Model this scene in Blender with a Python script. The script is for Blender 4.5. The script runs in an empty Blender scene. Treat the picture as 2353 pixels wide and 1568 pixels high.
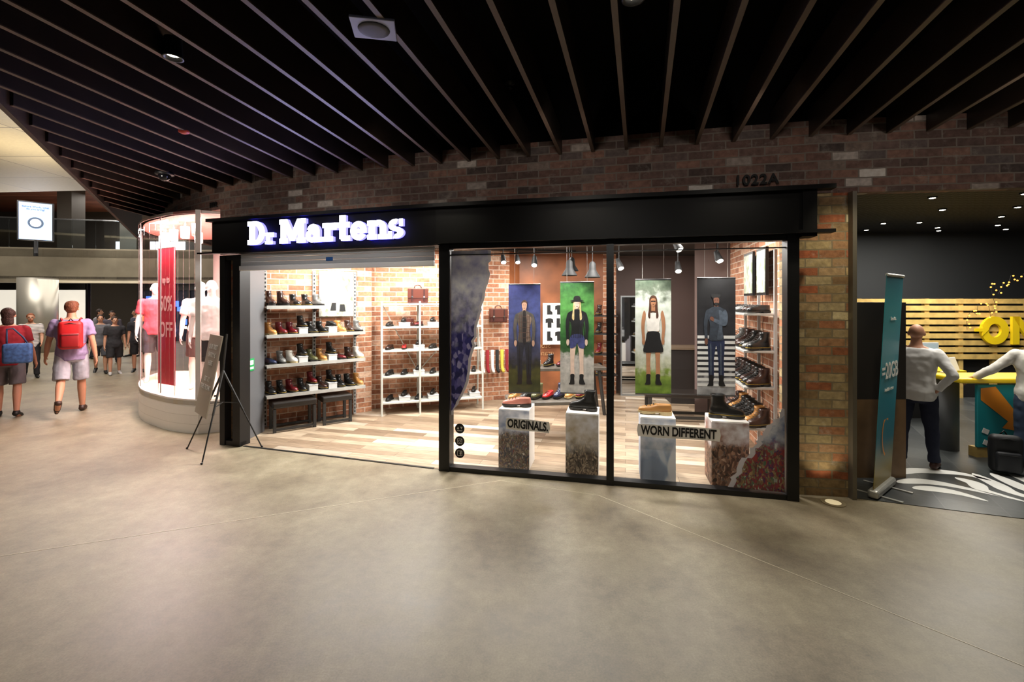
import bpy, math, random, bmesh
from mathutils import Vector, Matrix
from math import sin, cos, pi, radians, atan2
random.seed(7)
scene=bpy.context.scene
COL=scene.collection
# ------------------------------------------------------------ materials
def hx(h):
    h=h.lstrip('#'); r=[int(h[i:i+2],16)/255 for i in (0,2,4)]
    return tuple((c/12.92 if c<=.04045 else ((c+.055)/1.055)**2.4) for c in r)+(1,)
MC={}
def mat(name,col,rough=.5,metal=0,es=0,ecol=None,noise=0,nscale=6,bump=0,bscale=40,spec=.5):
    if name in MC: return MC[name]
    m=bpy.data.materials.new(name); m.use_nodes=True; nt=m.node_tree; b=nt.nodes['Principled BSDF']
    c=hx(col) if isinstance(col,str) else col
    b.inputs['Base Color'].default_value=c; b.inputs['Roughness'].default_value=rough; b.inputs['Metallic'].default_value=metal
    b.inputs['Specular IOR Level'].default_value=spec
    tc=nt.nodes.new('ShaderNodeTexCoord')
    if noise:
        n=nt.nodes.new('ShaderNodeTexNoise'); n.inputs['Scale'].default_value=nscale; n.inputs['Detail'].default_value=5
        nt.links.new(tc.outputs['Object'],n.inputs['Vector'])
        r=nt.nodes.new('ShaderNodeValToRGB'); r.color_ramp.elements[0].position=.3; r.color_ramp.elements[1].position=.7
        r.color_ramp.elements[0].color=tuple(x*(1-noise) for x in c[:3])+(1,)
        r.color_ramp.elements[1].color=tuple(min(1,x*(1+noise)) for x in c[:3])+(1,)
        nt.links.new(n.outputs['Fac'],r.inputs['Fac']); nt.links.new(r.outputs['Color'],b.inputs['Base Color'])
    if bump:
        n=nt.nodes.new('ShaderNodeTexNoise'); n.inputs['Scale'].default_value=bscale
        nt.links.new(tc.outputs['Object'],n.inputs['Vector'])
        bp=nt.nodes.new('ShaderNodeBump'); bp.inputs['Strength'].default_value=bump; bp.inputs['Distance'].default_value=.01
        nt.links.new(n.outputs['Fac'],bp.inputs['Height']); nt.links.new(bp.outputs['Normal'],b.inputs['Normal'])
    if es:
        b.inputs['Emission Color'].default_value=hx(ecol) if ecol else c; b.inputs['Emission Strength'].default_value=es
    MC[name]=m; return m
def ramp(nt,stops,interp='LINEAR'):
    r=nt.nodes.new('ShaderNodeValToRGB'); e=r.color_ramp.elements; r.color_ramp.interpolation=interp
    while len(e)>1: e.remove(e[-1])
    e[0].position=stops[0][0]; e[0].color=hx(stops[0][1])
    for p,c in stops[1:]:
        x=e.new(p); x.color=hx(c)
    return r
def brickmat(name,stops,mortar,bw=.24,rh=.086,ms=.007,rough=.85,offset=.5,coord='UV',rotz=0,bumpS=.6,grain=.35,gs=(6,6,6),white=0,wob=0):
    m=bpy.data.materials.new(name); m.use_nodes=True; nt=m.node_tree; b=nt.nodes['Principled BSDF']
    tc=nt.nodes.new('ShaderNodeTexCoord'); mp=nt.nodes.new('ShaderNodeMapping'); mp.inputs['Rotation'].default_value=(0,0,rotz)
    nt.links.new(tc.outputs[coord],mp.inputs['Vector']); vec=mp.outputs['Vector']
    if wob:
        wn=nt.nodes.new('ShaderNodeTexNoise'); wn.inputs['Scale'].default_value=9; nt.links.new(vec,wn.inputs['Vector'])
        va=nt.nodes.new('ShaderNodeVectorMath'); va.operation='MULTIPLY_ADD'; va.inputs[1].default_value=(wob,wob,0); nt.links.new(wn.outputs['Color'],va.inputs[0]); nt.links.new(vec,va.inputs[2]); vec=va.outputs[0]
    br=nt.nodes.new('ShaderNodeTexBrick'); br.offset=offset; br.inputs['Scale'].default_value=1
    br.inputs['Brick Width'].default_value=bw; br.inputs['Row Height'].default_value=rh; br.inputs['Mortar Size'].default_value=ms
    br.inputs['Color1'].default_value=(0,0,0,1); br.inputs['Color2'].default_value=(1,1,1,1); br.inputs['Mortar'].default_value=(.5,.5,.5,1)
    nt.links.new(vec,br.inputs['Vector'])
    r=ramp(nt,stops); nt.links.new(br.outputs['Color'],r.inputs['Fac'])
    mp2=nt.nodes.new('ShaderNodeMapping'); mp2.inputs['Scale'].default_value=gs; nt.links.new(mp.outputs['Vector'],mp2.inputs['Vector'])
    n=nt.nodes.new('ShaderNodeTexNoise'); n.inputs['Scale'].default_value=3; n.inputs['Detail'].default_value=8; nt.links.new(mp2.outputs['Vector'],n.inputs['Vector'])
    mx=nt.nodes.new('ShaderNodeMix'); mx.data_type='RGBA'; mx.blend_type='OVERLAY'; mx.inputs[0].default_value=min(1,grain*2)
    nt.links.new(r.outputs['Color'],mx.inputs[6]); nt.links.new(n.outputs['Fac'],mx.inputs[7]); out=mx.outputs[2]
    m2=nt.nodes.new('ShaderNodeMix'); m2.data_type='RGBA'; nt.links.new(br.outputs['Fac'],m2.inputs[0]); nt.links.new(out,m2.inputs[6]); m2.inputs[7].default_value=hx(mortar); out=m2.outputs[2]
    if white:
        n4=nt.nodes.new('ShaderNodeTexNoise'); n4.inputs['Scale'].default_value=5; n4.inputs['Detail'].default_value=9; n4.inputs['Roughness'].default_value=.75; nt.links.new(mp.outputs['Vector'],n4.inputs['Vector'])
        mr=nt.nodes.new('ShaderNodeMapRange'); mr.inputs[1].default_value=.55; mr.inputs[2].default_value=.72; mr.inputs[4].default_value=white; nt.links.new(n4.outputs['Fac'],mr.inputs[0])
        m3=nt.nodes.new('ShaderNodeMix'); m3.data_type='RGBA'; nt.links.new(mr.outputs[0],m3.inputs[0]); nt.links.new(out,m3.inputs[6]); m3.inputs[7].default_value=hx('#b8b0a6'); out=m3.outputs[2]
    nt.links.new(out,b.inputs['Base Color']); b.inputs['Roughness'].default_value=rough
    if bumpS:
        s=nt.nodes.new('ShaderNodeMath'); s.operation='MULTIPLY_ADD'; s.inputs[1].default_value=-1; nt.links.new(br.outputs['Fac'],s.inputs[0]); nt.links.new(n.outputs['Fac'],s.inputs[2])
        bp=nt.nodes.new('ShaderNodeBump'); bp.inputs['Strength'].default_value=bumpS; bp.inputs['Distance'].default_value=.012
        nt.links.new(s.outputs[0],bp.inputs['Height']); nt.links.new(bp.outputs['Normal'],b.inputs['Normal'])
    return m
M_BRICK=brickmat('old_brick',[(0,'#4a3e3a'),(.2,'#6b5048'),(.4,'#7d5c50'),(.55,'#5a4a46'),(.72,'#8a6658'),(.86,'#605654'),(.93,'#7a685e'),(.97,'#b8aca4'),(1,'#d8d0c8')],'#7c726a',white=.4,wob=.012)
M_PIER_LIT=brickmat('pier_brick_lit',[(0,'#7a5c3c'),(.2,'#94805a'),(.4,'#a8946c'),(.55,'#8a5e3e'),(.66,'#9a5230'),(.78,'#a4926c'),(.88,'#8f4f30'),(.95,'#b8a478'),(1,'#d8ccac')],'#7a6c54',white=.5,wob=.014)  # wall brick recoloured, with yellow lamp light put into the colours
M_SBRICK=brickmat('shop_brick',[(0,'#8f5c44'),(.3,'#a36e52'),(.6,'#b07a5a'),(.85,'#bd8c70'),(1,'#cba890')],'#ccbaa8')
M_WOOD=brickmat('plank_floor',[(0,'#6e5c4a'),(.3,'#93806a'),(.55,'#aa9882'),(.8,'#806c58'),(1,'#c8bcaa')],'#42362c',bw=1.1,rh=.14,ms=.002,rough=.4,coord='Object',rotz=radians(14),bumpS=.1,grain=.5,gs=(1.5,22,1))
M_TILE=brickmat('dark_tile',[(0,'#35383a'),(.5,'#3e4142'),(1,'#474a4a')],'#5a5c5c',bw=.45,rh=.45,ms=.003,rough=.35,coord='Object',rotz=radians(30),bumpS=.05,grain=.15,offset=0)
M_PANEL=brickmat('brown_timber_panel',[(0,'#5a4632'),(.5,'#6a5038'),(1,'#7a6044')],'#2a1e14',bw=1.4,rh=.16,ms=.003,rough=.5,coord='Object',bumpS=.1,grain=.4,gs=(1.5,20,1))
def concrete():
    m=bpy.data.materials.new('polished_concrete'); m.use_nodes=True; nt=m.node_tree; b=nt.nodes['Principled BSDF']
    tc=nt.nodes.new('ShaderNodeTexCoord')
    def noi(s,d,r=.6):
        n=nt.nodes.new('ShaderNodeTexNoise'); n.inputs['Scale'].default_value=s; n.inputs['Detail'].default_value=d; n.inputs['Roughness'].default_value=r; nt.links.new(tc.outputs['Object'],n.inputs['Vector']); return n
    n=noi(1.6,12,.72); n2=noi(90,5); n3=noi(9,10,.75)
    r=ramp(nt,[(.28,'#665c4c'),(.45,'#7e735f'),(.58,'#8a806a'),(.75,'#9a907a')]); nt.links.new(n.outputs['Fac'],r.inputs['Fac'])
    mx=nt.nodes.new('ShaderNodeMix'); mx.data_type='RGBA'; mx.blend_type='OVERLAY'; mx.inputs[0].default_value=.4
    nt.links.new(r.outputs['Color'],mx.inputs[6]); nt.links.new(n2.outputs['Fac'],mx.inputs[7])
    mx2=nt.nodes.new('ShaderNodeMix'); mx2.data_type='RGBA'; mx2.blend_type='OVERLAY'; mx2.inputs[0].default_value=.45
    nt.links.new(mx.outputs[2],mx2.inputs[6]); nt.links.new(n3.outputs['Fac'],mx2.inputs[7]); nt.links.new(mx2.outputs[2],b.inputs['Base Color'])
    rr=nt.nodes.new('ShaderNodeMapRange'); rr.inputs[3].default_value=.34; rr.inputs[4].default_value=.56
    nt.links.new(n.outputs['Fac'],rr.inputs[0]); nt.links.new(rr.outputs[0],b.inputs['Roughness'])
    b.inputs['Specular IOR Level'].default_value=.4
    return m
M_CONC=concrete()
def glass(name,fac=.05,tint=(1,1,1,1),rough=.0):
    m=bpy.data.materials.new(name); m.use_nodes=True; nt=m.node_tree; nt.nodes.remove(nt.nodes['Principled BSDF'])
    o=nt.nodes['Material Output']; t=nt.nodes.new('ShaderNodeBsdfTransparent'); t.inputs[0].default_value=tint
    g=nt.nodes.new('ShaderNodeBsdfGlossy'); g.inputs['Roughness'].default_value=rough
    mx=nt.nodes.new('ShaderNodeMixShader'); mx.inputs[0].default_value=fac
    nt.links.new(t.outputs[0],mx.inputs[1]); nt.links.new(g.outputs[0],mx.inputs[2]); nt.links.new(mx.outputs[0],o.inputs[0]); return m
M_GLASS=glass('clear_glass',.035); M_GLASSV=glass('vitrine_glass',.06,(1,.97,.97,1)); M_GLASSB=glass('balustrade_glass',.12,(.85,.9,.92,1))
def crowd(name,stops,sky=None,h=.67,scale=60,lo=.78,hi=.92,ov_=.7,zs=.6):
    m=bpy.data.materials.new(name); m.use_nodes=True; nt=m.node_tree; b=nt.nodes['Principled BSDF']
    tc=nt.nodes.new('ShaderNodeTexCoord'); mp=nt.nodes.new('ShaderNodeMapping'); mp.inputs['Scale'].default_value=(1,1,zs); nt.links.new(tc.outputs['Object'],mp.inputs['Vector'])
    nd=nt.nodes.new('ShaderNodeTexNoise'); nd.inputs['Scale'].default_value=scale*.25; nd.inputs['Detail'].default_value=8; nt.links.new(mp.outputs['Vector'],nd.inputs['Vector'])
    dm=nt.nodes.new('ShaderNodeMix'); dm.data_type='RGBA'; dm.inputs[0].default_value=.08; nt.links.new(mp.outputs['Vector'],dm.inputs[6]); nt.links.new(nd.outputs['Color'],dm.inputs[7])
    v=nt.nodes.new('ShaderNodeTexVoronoi'); v.feature='SMOOTH_F1'; v.inputs['Scale'].default_value=scale; v.inputs['Smoothness'].default_value=.35; nt.links.new(dm.outputs[2],v.inputs['Vector'])
    sp=nt.nodes.new('ShaderNodeSeparateColor'); nt.links.new(v.outputs['Color'],sp.inputs[0])
    r=ramp(nt,stops,'LINEAR'); nt.links.new(sp.outputs[0],r.inputs['Fac']); out=r.outputs['Color']
    ov=nt.nodes.new('ShaderNodeMix'); ov.data_type='RGBA'; ov.blend_type='OVERLAY'; ov.inputs[0].default_value=ov_; nt.links.new(out,ov.inputs[6]); nt.links.new(nd.outputs['Fac'],ov.inputs[7]); out=ov.outputs[2]
    if sky:
        sx=nt.nodes.new('ShaderNodeSeparateXYZ'); nt.links.new(tc.outputs['Object'],sx.inputs[0])
        n=nt.nodes.new('ShaderNodeTexNoise'); n.inputs['Scale'].default_value=9; n.inputs['Detail'].default_value=6; nt.links.new(tc.outputs['Object'],n.inputs['Vector'])
        ad=nt.nodes.new('ShaderNodeMath'); ad.operation='MULTIPLY_ADD'; ad.inputs[1].default_value=h*.3; nt.links.new(n.outputs['Fac'],ad.inputs[0]); nt.links.new(sx.outputs['Z'],ad.inputs[2])
        mr=nt.nodes.new('ShaderNodeMapRange'); mr.inputs[1].default_value=h*lo; mr.inputs[2].default_value=h*hi; nt.links.new(ad.outputs[0],mr.inputs[0])
        sk=ramp(nt,[(.3,sky),(.7,'#e8e8ec')]) ; nt.links.new(n.outputs['Fac'],sk.inputs['Fac'])
        mx=nt.nodes.new('ShaderNodeMix'); mx.data_type='RGBA'; nt.links.new(mr.outputs[0],mx.inputs[0]); nt.links.new(out,mx.inputs[6]); nt.links.new(sk.outputs['Color'],mx.inputs[7]); out=mx.outputs[2]
    nt.links.new(out,b.inputs['Base Color']); b.inputs['Roughness'].default_value=.5
    return m
CR1=crowd('crowd_print_a',[(0,'#26354a'),(.3,'#5a4a44'),(.5,'#a59080'),(.65,'#3a4a34'),(.8,'#7a3a36'),(.9,'#38506a'),(1,'#d8d0c8')],'#7a88a4',scale=80,lo=.7,hi=.8)
CR2=crowd('crowd_print_b',[(0,'#2c241e'),(.4,'#5a4c42'),(.7,'#8a7864'),(1,'#b0a08c')],'#b4a488',scale=70,lo=.48,hi=.75)
CR3=crowd('crowd_print_c',[(0,'#5a6a84'),(.5,'#8094b0'),(1,'#e0e4ea')],'#90a4c0',scale=9,lo=.5,hi=.8,zs=.3)
CR4=crowd('crowd_print_d',[(0,'#2a1c18'),(.4,'#6a483a'),(.7,'#a88068'),(.85,'#4a4448'),(1,'#caa890')],'#8a5a48',scale=55,lo=.75,hi=.82)
CRP=crowd('crowd_print_purple',[(0,'#20204e'),(.4,'#3a3a80'),(.7,'#6660a8'),(1,'#a8a4d0')],'#a4a4cc',h=2.35,scale=30,lo=.78,hi=1.0)
CRR=crowd('crowd_print_festival',[(0,'#303a6a'),(.3,'#a04040'),(.5,'#5a4a48'),(.7,'#b09068'),(.85,'#3a6a5a'),(1,'#d8d0c8')],'#5a6ea0',h=.7,scale=60,lo=.8,hi=.95)
M_BLACK=mat('black_powdercoat','#0b0c0e',.4); M_BLK2=mat('matt_black','#070708',.7); M_FASC=mat('fascia_black','#060607',.55,spec=.2)
M_STEEL=mat('galvanised_steel','#b4b4b0',.35,.4,noise=.15); M_DSTEEL=mat('dark_steel','#3a3a3a',.4,.6); M_CHR=mat('chrome','#c8c8c8',.15,1)
M_WHITE=mat('white_paint','#e8e6e2',.45); M_PAPER=mat('paper_white','#e4e2dc',.7); M_TEXTB=mat('ink_black','#101010',.6)
M_SLAT=mat('dark_timber_slat','#251c17',.42,noise=.35,nscale=3); M_SLAT_LIT=mat('slat_edge_lit','#54453b',.5); M_DARKC=mat('ceiling_void','#080707',.95,spec=.1)
M_LGREY=mat('shelf_grey','#9a9a98',.4)
M_BRUSH=mat('brushed_steel','#9a917c',.4,.45,noise=.12,nscale=2)
M_EMW=mat('lamp_glow','#fff2dc',.5,es=25); M_EMW2=mat('lamp_glow_soft','#fff4e6',.5,es=6)
# ------------------------------------------------------------ mesh builder
class MB:
    def __init__(s): s.v=[]; s.f=[]; s.m=[]; s.uv=None
    def add(s,vs,fs,mi=0):
        o=len(s.v); s.v+=[tuple(v) for v in vs]; s.f+=[tuple(i+o for i in f) for f in fs]; s.m+=[mi]*len(fs)
    def box(s,c,d,rz=0,mi=0,mx=None):
        x,y,z=[k/2 for k in d]; vs=[Vector((a*x,b*y,e*z)) for e in(-1,1) for b in(-1,1) for a in(-1,1)]
        R=mx if mx else Matrix.Rotation(rz,3,'Z')
        vs=[R@v+Vector(c) for v in vs]
        s.add(vs,[(0,2,3,1),(4,5,7,6),(0,1,5,4),(2,6,7,3),(0,4,6,2),(1,3,7,5)],mi)
    def b2(s,a,b,mi=0): s.box([(a[i]+b[i])/2 for i in range(3)],[abs(b[i]-a[i]) for i in range(3)],0,mi)
    def rbox(s,c,d,r=.02,seg=2,rz=0,mi=0,mx=None):
        bm=bmesh.new(); bmesh.ops.create_cube(bm,size=1); bmesh.ops.scale(bm,vec=d,verts=bm.verts)
        bmesh.ops.bevel(bm,geom=bm.edges[:],offset=r,segments=seg,profile=.5,affect='EDGES')
        R=mx if mx else Matrix.Rotation(rz,3,'Z'); bm.verts.index_update()
        s.add([R@v.co+Vector(c) for v in bm.verts],[[v.index for v in f.verts] for f in bm.faces],mi); bm.free()
    def tube(s,pts,rad,n=10,mi=0,ell=1.0,balls=False):
        pts=[Vector(p) for p in pts]
        if not isinstance(rad,(list,tuple)): rad=[rad]*len(pts)
        vs=[];fs=[]; up=None
        for i,p in enumerate(pts):
            d=(pts[min(i+1,len(pts)-1)]-pts[max(i-1,0)]).normalized()
            if up is None: up=Vector((0,0,1)) if abs(d.z)<.9 else Vector((0,1,0))
            a=d.cross(up).normalized(); b=a.cross(d).normalized(); up=b
            for k in range(n):
                t=2*pi*k/n; vs.append(p+a*cos(t)*rad[i]+b*sin(t)*rad[i]*ell)
        for i in range(len(pts)-1):
            for k in range(n): fs.append((i*n+k,i*n+(k+1)%n,(i+1)*n+(k+1)%n,(i+1)*n+k))
        fs.append(tuple(reversed(range(n)))); fs.append(tuple(range((len(pts)-1)*n,len(pts)*n)))
        s.add(vs,fs,mi)
        if balls:
            for p,r in zip(pts,rad): s.ball(p,r*.99)
    def ball(s,c,r,n=12,m=8,mi=0,R=None):
        if not isinstance(r,(list,tuple)): r=(r,r,r)
        vs=[];fs=[]; c=Vector(c)
        for j in range(1,m):
            ph=pi*j/m
            for k in range(n):
                t=2*pi*k/n; q=Vector((r[0]*sin(ph)*cos(t),r[1]*sin(ph)*sin(t),r[2]*cos(ph)))
                if R: q=R@q
                vs.append(q+c)
        for a in (1,-1):
            q=Vector((0,0,a*r[2]))
            if R: q=R@q
            vs.append(q+c)
        T=len(vs)-2
        for j in range(m-2):
            for k in range(n): fs.append((j*n+k,(j+1)*n+k,(j+1)*n+(k+1)%n,j*n+(k+1)%n))
        for k in range(n):
            fs.append((T,k,(k+1)%n)); fs.append((T+1,(m-2)*n+(k+1)%n,(m-2)*n+k))
        s.add(vs,fs,mi)
    def loft(s,rings,n=20,mi=0,cap=True):
        vs=[];fs=[]
        for cx,cy,cz,rx,ry in rings:
            for k in range(n):
                t=2*pi*k/n; vs.append((cx+rx*cos(t),cy+ry*sin(t),cz))
        for i in range(len(rings)-1):
            for k in range(n): fs.append((i*n+k,i*n+(k+1)%n,(i+1)*n+(k+1)%n,(i+1)*n+k))
        if cap: fs.append(tuple(reversed(range(n)))); fs.append(tuple(range((len(rings)-1)*n,len(rings)*n)))
        s.add(vs,fs,mi)
    def flat(s,poly,y=0,mi=0): s.add([(p[0],y,p[1]) for p in poly],[tuple(range(len(poly)))],mi)
    def prism(s,poly,y0,y1,mi=0,ms=None):
        n=len(poly); vs=[(p[0],y0,p[1]) for p in poly]+[(p[0],y1,p[1]) for p in poly]
        s.add(vs,[tuple(range(n))],mi)
        s.add(vs,[tuple(reversed(range(n,2*n)))]+[(i,i+n,(i+1)%n+n,(i+1)%n) for i in range(n)],mi if ms is None else ms)
    def disc(s,cx,cz,rx,rz,y=0,mi=0,n=20): s.flat([(cx+rx*cos(2*pi*k/n),cz+rz*sin(2*pi*k/n)) for k in range(n)],y,mi)
    def obj(s,name,mats,loc=(0,0,0),rz=0,parent=None,smooth=False,rot=None):
        me=bpy.data.meshes.new(name); me.from_pydata(s.v,[],s.f)
        for m in (mats if isinstance(mats,(list,tuple)) else [mats]): me.materials.append(m)
        for p,mi in zip(me.polygons,s.m): p.material_index=mi; p.use_smooth=smooth
        if s.uv:
            ul=me.uv_layers.new(name='UVMap')
            for p in me.polygons:
                for li in p.loop_indices: ul.data[li].uv=s.uv[me.loops[li].vertex_index]
        me.update()
        ob=bpy.data.objects.new(name,me); COL.objects.link(ob); ob.location=loc; ob.rotation_euler=rot if rot else (0,0,rz)
        if parent: ob.parent=parent
        return ob
def empty(name,loc=(0,0,0),rz=0):
    e=bpy.data.objects.new(name,None); COL.objects.link(e); e.location=loc; e.rotation_euler=(0,0,rz); e.empty_display_size=.1; return e
def top(ob,label,cat,group=None):
    ob['label']=label; ob['category']=cat
    if group: ob['group']=group
    return ob
def struct(ob,label=None):
    ob['kind']='structure'
    if label: ob['label']=label
    return ob
CLT=bpy.data.textures.new('folds','CLOUDS'); CLT.noise_scale=.11
def bake(ob,voxel=None,smooth=4,fac=.5,disp=0):
    mats=[m for m in ob.data.materials]
    if voxel:
        r=ob.modifiers.new('r','REMESH'); r.mode='VOXEL'; r.voxel_size=voxel; r.use_smooth_shade=True
        if disp:
            d=ob.modifiers.new('d','DISPLACE'); d.texture=CLT; d.strength=disp; d.mid_level=.45
        if smooth:
            sm=ob.modifiers.new('s','SMOOTH'); sm.factor=fac; sm.iterations=smooth
    bpy.context.view_layer.update()
    dg=bpy.context.evaluated_depsgraph_get(); me=bpy.data.meshes.new_from_object(ob.evaluated_get(dg)); ob.modifiers.clear(); ob.data=me
    me.materials.clear()
    for m in mats: me.materials.append(m)
    for p in me.polygons: p.use_smooth=True
    return ob
def text(body,size,m,loc,rz=0,name='lettering',ext=.003,parent=None,bold=.0,align='CENTER',sx=1,rot=None,spacing=1):
    c=bpy.data.curves.new('t','FONT'); c.body=body; c.size=size; c.extrude=ext; c.offset=bold; c.align_x=align; c.align_y='CENTER'; c.space_character=spacing
    o=bpy.data.objects.new('t',c); COL.objects.link(o); bpy.context.view_layer.update()
    me=bpy.data.meshes.new_from_object(o.evaluated_get(bpy.context.evaluated_depsgraph_get())); bpy.data.objects.remove(o)
    me.transform(Matrix.Rotation(pi/2,4,'X')); me.transform(Matrix.Scale(sx,4,(1,0,0)))
    me.materials.clear(); me.materials.append(m); me.name=name
    ob=bpy.data.objects.new(name,me); COL.objects.link(ob); ob.location=loc; ob.rotation_euler=rot if rot else (0,0,rz)
    if parent: ob.parent=parent
    return ob
def dup(src,loc,rz,label=None):
    n=src.copy(); COL.objects.link(n); n.location=loc; n.rotation_euler=(0,0,rz)
    for c in src.children:
        cc=c.copy(); cc.parent=n; COL.objects.link(cc)
    if label: n['label']=label
    return n
# ------------------------------------------------------------ frames
F_W=(Vector((-0.79,5.12,0)),atan2(-.78,3.51)); F_E=(Vector((-3.85,6.05,0)),atan2(-.93,3.06))
def fp(F,x,y,z=0):
    c,s=cos(F[1]),sin(F[1]); return F[0]+Vector((x*c-y*s,x*s+y*c,z))
def catmull(P,n=6,closed=False):
    out=[]; N=len(P)
    for i in range(N if closed else N-1):
        g=(lambda k:Vector(P[k%N])) if closed else (lambda k:Vector(P[min(max(k,0),N-1)]))
        p0,p1,p2,p3=g(i-1),g(i),g(i+1),g(i+2)
        for k in range(n):
            t=k/n; out.append(.5*((2*p1)+(p2-p0)*t+(2*p0-5*p1+4*p2-p3)*t*t+(3*p1-p0-3*p2+p3)*t**3))
    if not closed: out.append(Vector(P[-1]))
    return out
def ribbon(name,pts,z0,z1,m,th=.12,side=1):
    b=MB(); b.uv=[]; f0=z0 if callable(z0) else (lambda p:z0); f1=z1 if callable(z1) else (lambda p:z1)
    L=0; pts=[Vector((p[0],p[1])) for p in pts]
    for i in range(len(pts)-1):
        p,q=pts[i],pts[i+1]; d=q-p; n=Vector((-d.y,d.x)).normalized()*th*side; l=d.length; mid=(p+q)/2; a,c=f0(mid),f1(mid)
        for (A,B,u0,u1) in ((p,q,L,L+l),(q+n,p+n,L+l,L)):
            b.add([(A.x,A.y,a),(B.x,B.y,a),(B.x,B.y,c),(A.x,A.y,c)],[(0,1,2,3)]); b.uv+=[(u0,a),(u1,a),(u1,c),(u0,c)]
        for z in (a,c):
            b.add([(p.x,p.y,z),(q.x,q.y,z),((q+n).x,(q+n).y,z),((p+n).x,(p+n).y,z)],[(0,1,2,3)]); b.uv+=[(L,z),(L+l,z),(L+l,z+th),(L,z+th)]
        for (A,u) in ((p,L),(q,L+l)):
            B=A+n; b.add([(A.x,A.y,a),(B.x,B.y,a),(B.x,B.y,c),(A.x,A.y,c)],[(0,1,2,3)]); b.uv+=[(u,a),(u+th,a),(u+th,c),(u,c)]
        L+=l
    return b.obj(name,m)
# ------------------------------------------------------------ camera
cam=bpy.data.cameras.new('cam'); cam.lens=16; cam.sensor_width=36; cam.shift_y=-.0391; cam.clip_start=.05
co=bpy.data.objects.new('camera',cam); COL.objects.link(co); co.location=(0,0,1.9); co.rotation_euler=(pi/2,0,0); scene.camera=co
# ------------------------------------------------------------ floors
b=MB(); b.b2((-34,-4,-.1),(14,30,0)); struct(b.obj('floor',M_CONC),'polished brown concrete mall floor')
def polyplate(name,pts,z0,z1,m):
    b=MB(); n=len(pts); vs=[(p[0],p[1],z0) for p in pts]+[(p[0],p[1],z1) for p in pts]
    b.add(vs,[tuple(reversed(range(n))),tuple(range(n,2*n))]+[(i,(i+1)%n,(i+1)%n+n,i+n) for i in range(n)]); return b.obj(name,m)
shopfloor=[fp(F_E,.1,0),fp(F_E,3.2,0),fp(F_W,3.6,0),(3.05,5.2),(3.95,9.6),(-.2,9.6),(-2.6,8.2),(-3.9,6.9)]
struct(polyplate('floor_shop',[(p[0],p[1]) for p in shopfloor],0,.006,M_WOOD),'weathered timber plank shop floor')
tile=[(3.24,4.4),(4.4,3.98),(6.2,3.5),(12,3.2),(12,11),(3.9,11)]
struct(polyplate('floor_tile',tile,0,.005,M_TILE),'dark grey tiled floor of neighbouring shop')
def strip(name,a,b_,w,m,z=.0015):
    a=Vector(a);b_=Vector(b_);d=(b_-a).normalized();n=Vector((-d.y,d.x))*w/2
    return struct(polyplate(name,[a-n,b_-n,b_+n,a+n],0,z,m))
M_JOINT=mat('floor_joint','#c8bca4',.5)
strip('trim_10',(-4.6,3.08),(-.12,4.81),.006,M_JOINT); strip('trim_11',(.85,4.44),(3.4,1.52),.006,M_JOINT); strip('trim_12',(-.12,4.81),(.85,4.44),.004,M_JOINT)
M_ZEB=mat('white_floor_vinyl','#eeeeea',.5)
zeb=[[(4.2,4.98),(4.5,5.08),(4.9,5.0),(5.05,4.8)],[(4.02,4.75),(4.28,4.78),(4.5,4.68),(4.75,4.4)],[(4.05,4.6),(4.25,4.58),(4.4,4.48),(4.5,4.3)],[(4.75,4.88),(4.8,4.72),(4.72,4.55),(4.85,4.28)],
 [(5.06,5.0),(5.0,4.7),(4.95,4.5),(5.05,4.2)],[(5.26,5.0),(5.2,4.72),(5.17,4.5),(5.28,4.15)],[(5.46,5.0),(5.42,4.7),(5.4,4.5),(5.5,4.1)],[(5.68,4.85),(5.62,4.6),(5.64,4.4),(5.75,4.05)]]
for z in zeb:
    c=catmull([Vector(p) for p in z],5); N=len(c); L_=[];R_=[]
    for i,p in enumerate(c):
        d=(c[min(i+1,N-1)]-c[max(i-1,0)]).normalized(); n=Vector((-d.y,d.x)); w_=.008+.068*math.sin(pi*(i/(N-1))**.75)
        L_.append(p+n*w_); R_.append(p-n*w_)
    o=polyplate('floor_graphic',[(p.x,p.y) for p in R_+L_[::-1]],.005,.007,M_ZEB); top(o,'white zebra stripe vinyl graphic on dark tiles','floor graphic','zebra stripes on tiles')
# ------------------------------------------------------------ brick facade
WP=[(-7.2,11.5),(-6.95,9.6),(-6.4,8.4),(-5.6,7.5),(-4.8,6.86),(-3.95,6.36),(-2.4,5.78),(-0.75,5.3),(1.0,4.87),(2.78,4.47),(3.25,4.4),(4.2,4.27),(5.6,4.12),(9,3.85)]
WC=catmull(WP,6)
def z0f(p):
    if p.x<-4.15: return 3.2
    if p.x<2.76: return 2.55
    return 2.95
struct(ribbon('wall_front',WC,z0f,3.66,M_BRICK),'curved reclaimed brick wall over the shopfronts')
struct(ribbon('wall_upper_shade',WC,3.66,4.4,M_DARKC),'upper wall painted black for the shade above ceiling blades')  # black band paints the dimness of the brick between the blades
struct(ribbon('wall_pier',[(2.76,4.475),(3.0,4.44),(3.25,4.4)],0,2.95,M_PIER_LIT,.3),'brick pier between shopfronts')
b=MB(); b.b2((3.25,4.34,0),(3.29,4.72,2.95)); struct(b.obj('trim_20',mat('edge_angle','#7a7468',.4,.5)))
def wallY(x):
    for i in range(len(WC)-1):
        if WC[i].x<=x<=WC[i+1].x:
            t=(x-WC[i].x)/max(1e-6,WC[i+1].x-WC[i].x); return WC[i].y+(WC[i+1].y-WC[i].y)*t
    return 11.5 if x<-7.2 else 3.9
t=text('1022A',.14,M_BLK2,(2.42,4.51,3.1),F_W[1],'address_numerals',.006,bold=.003,sx=1.0,spacing=1.1); top(t,'black unit number lettering fixed to brick wall','lettering')
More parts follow.
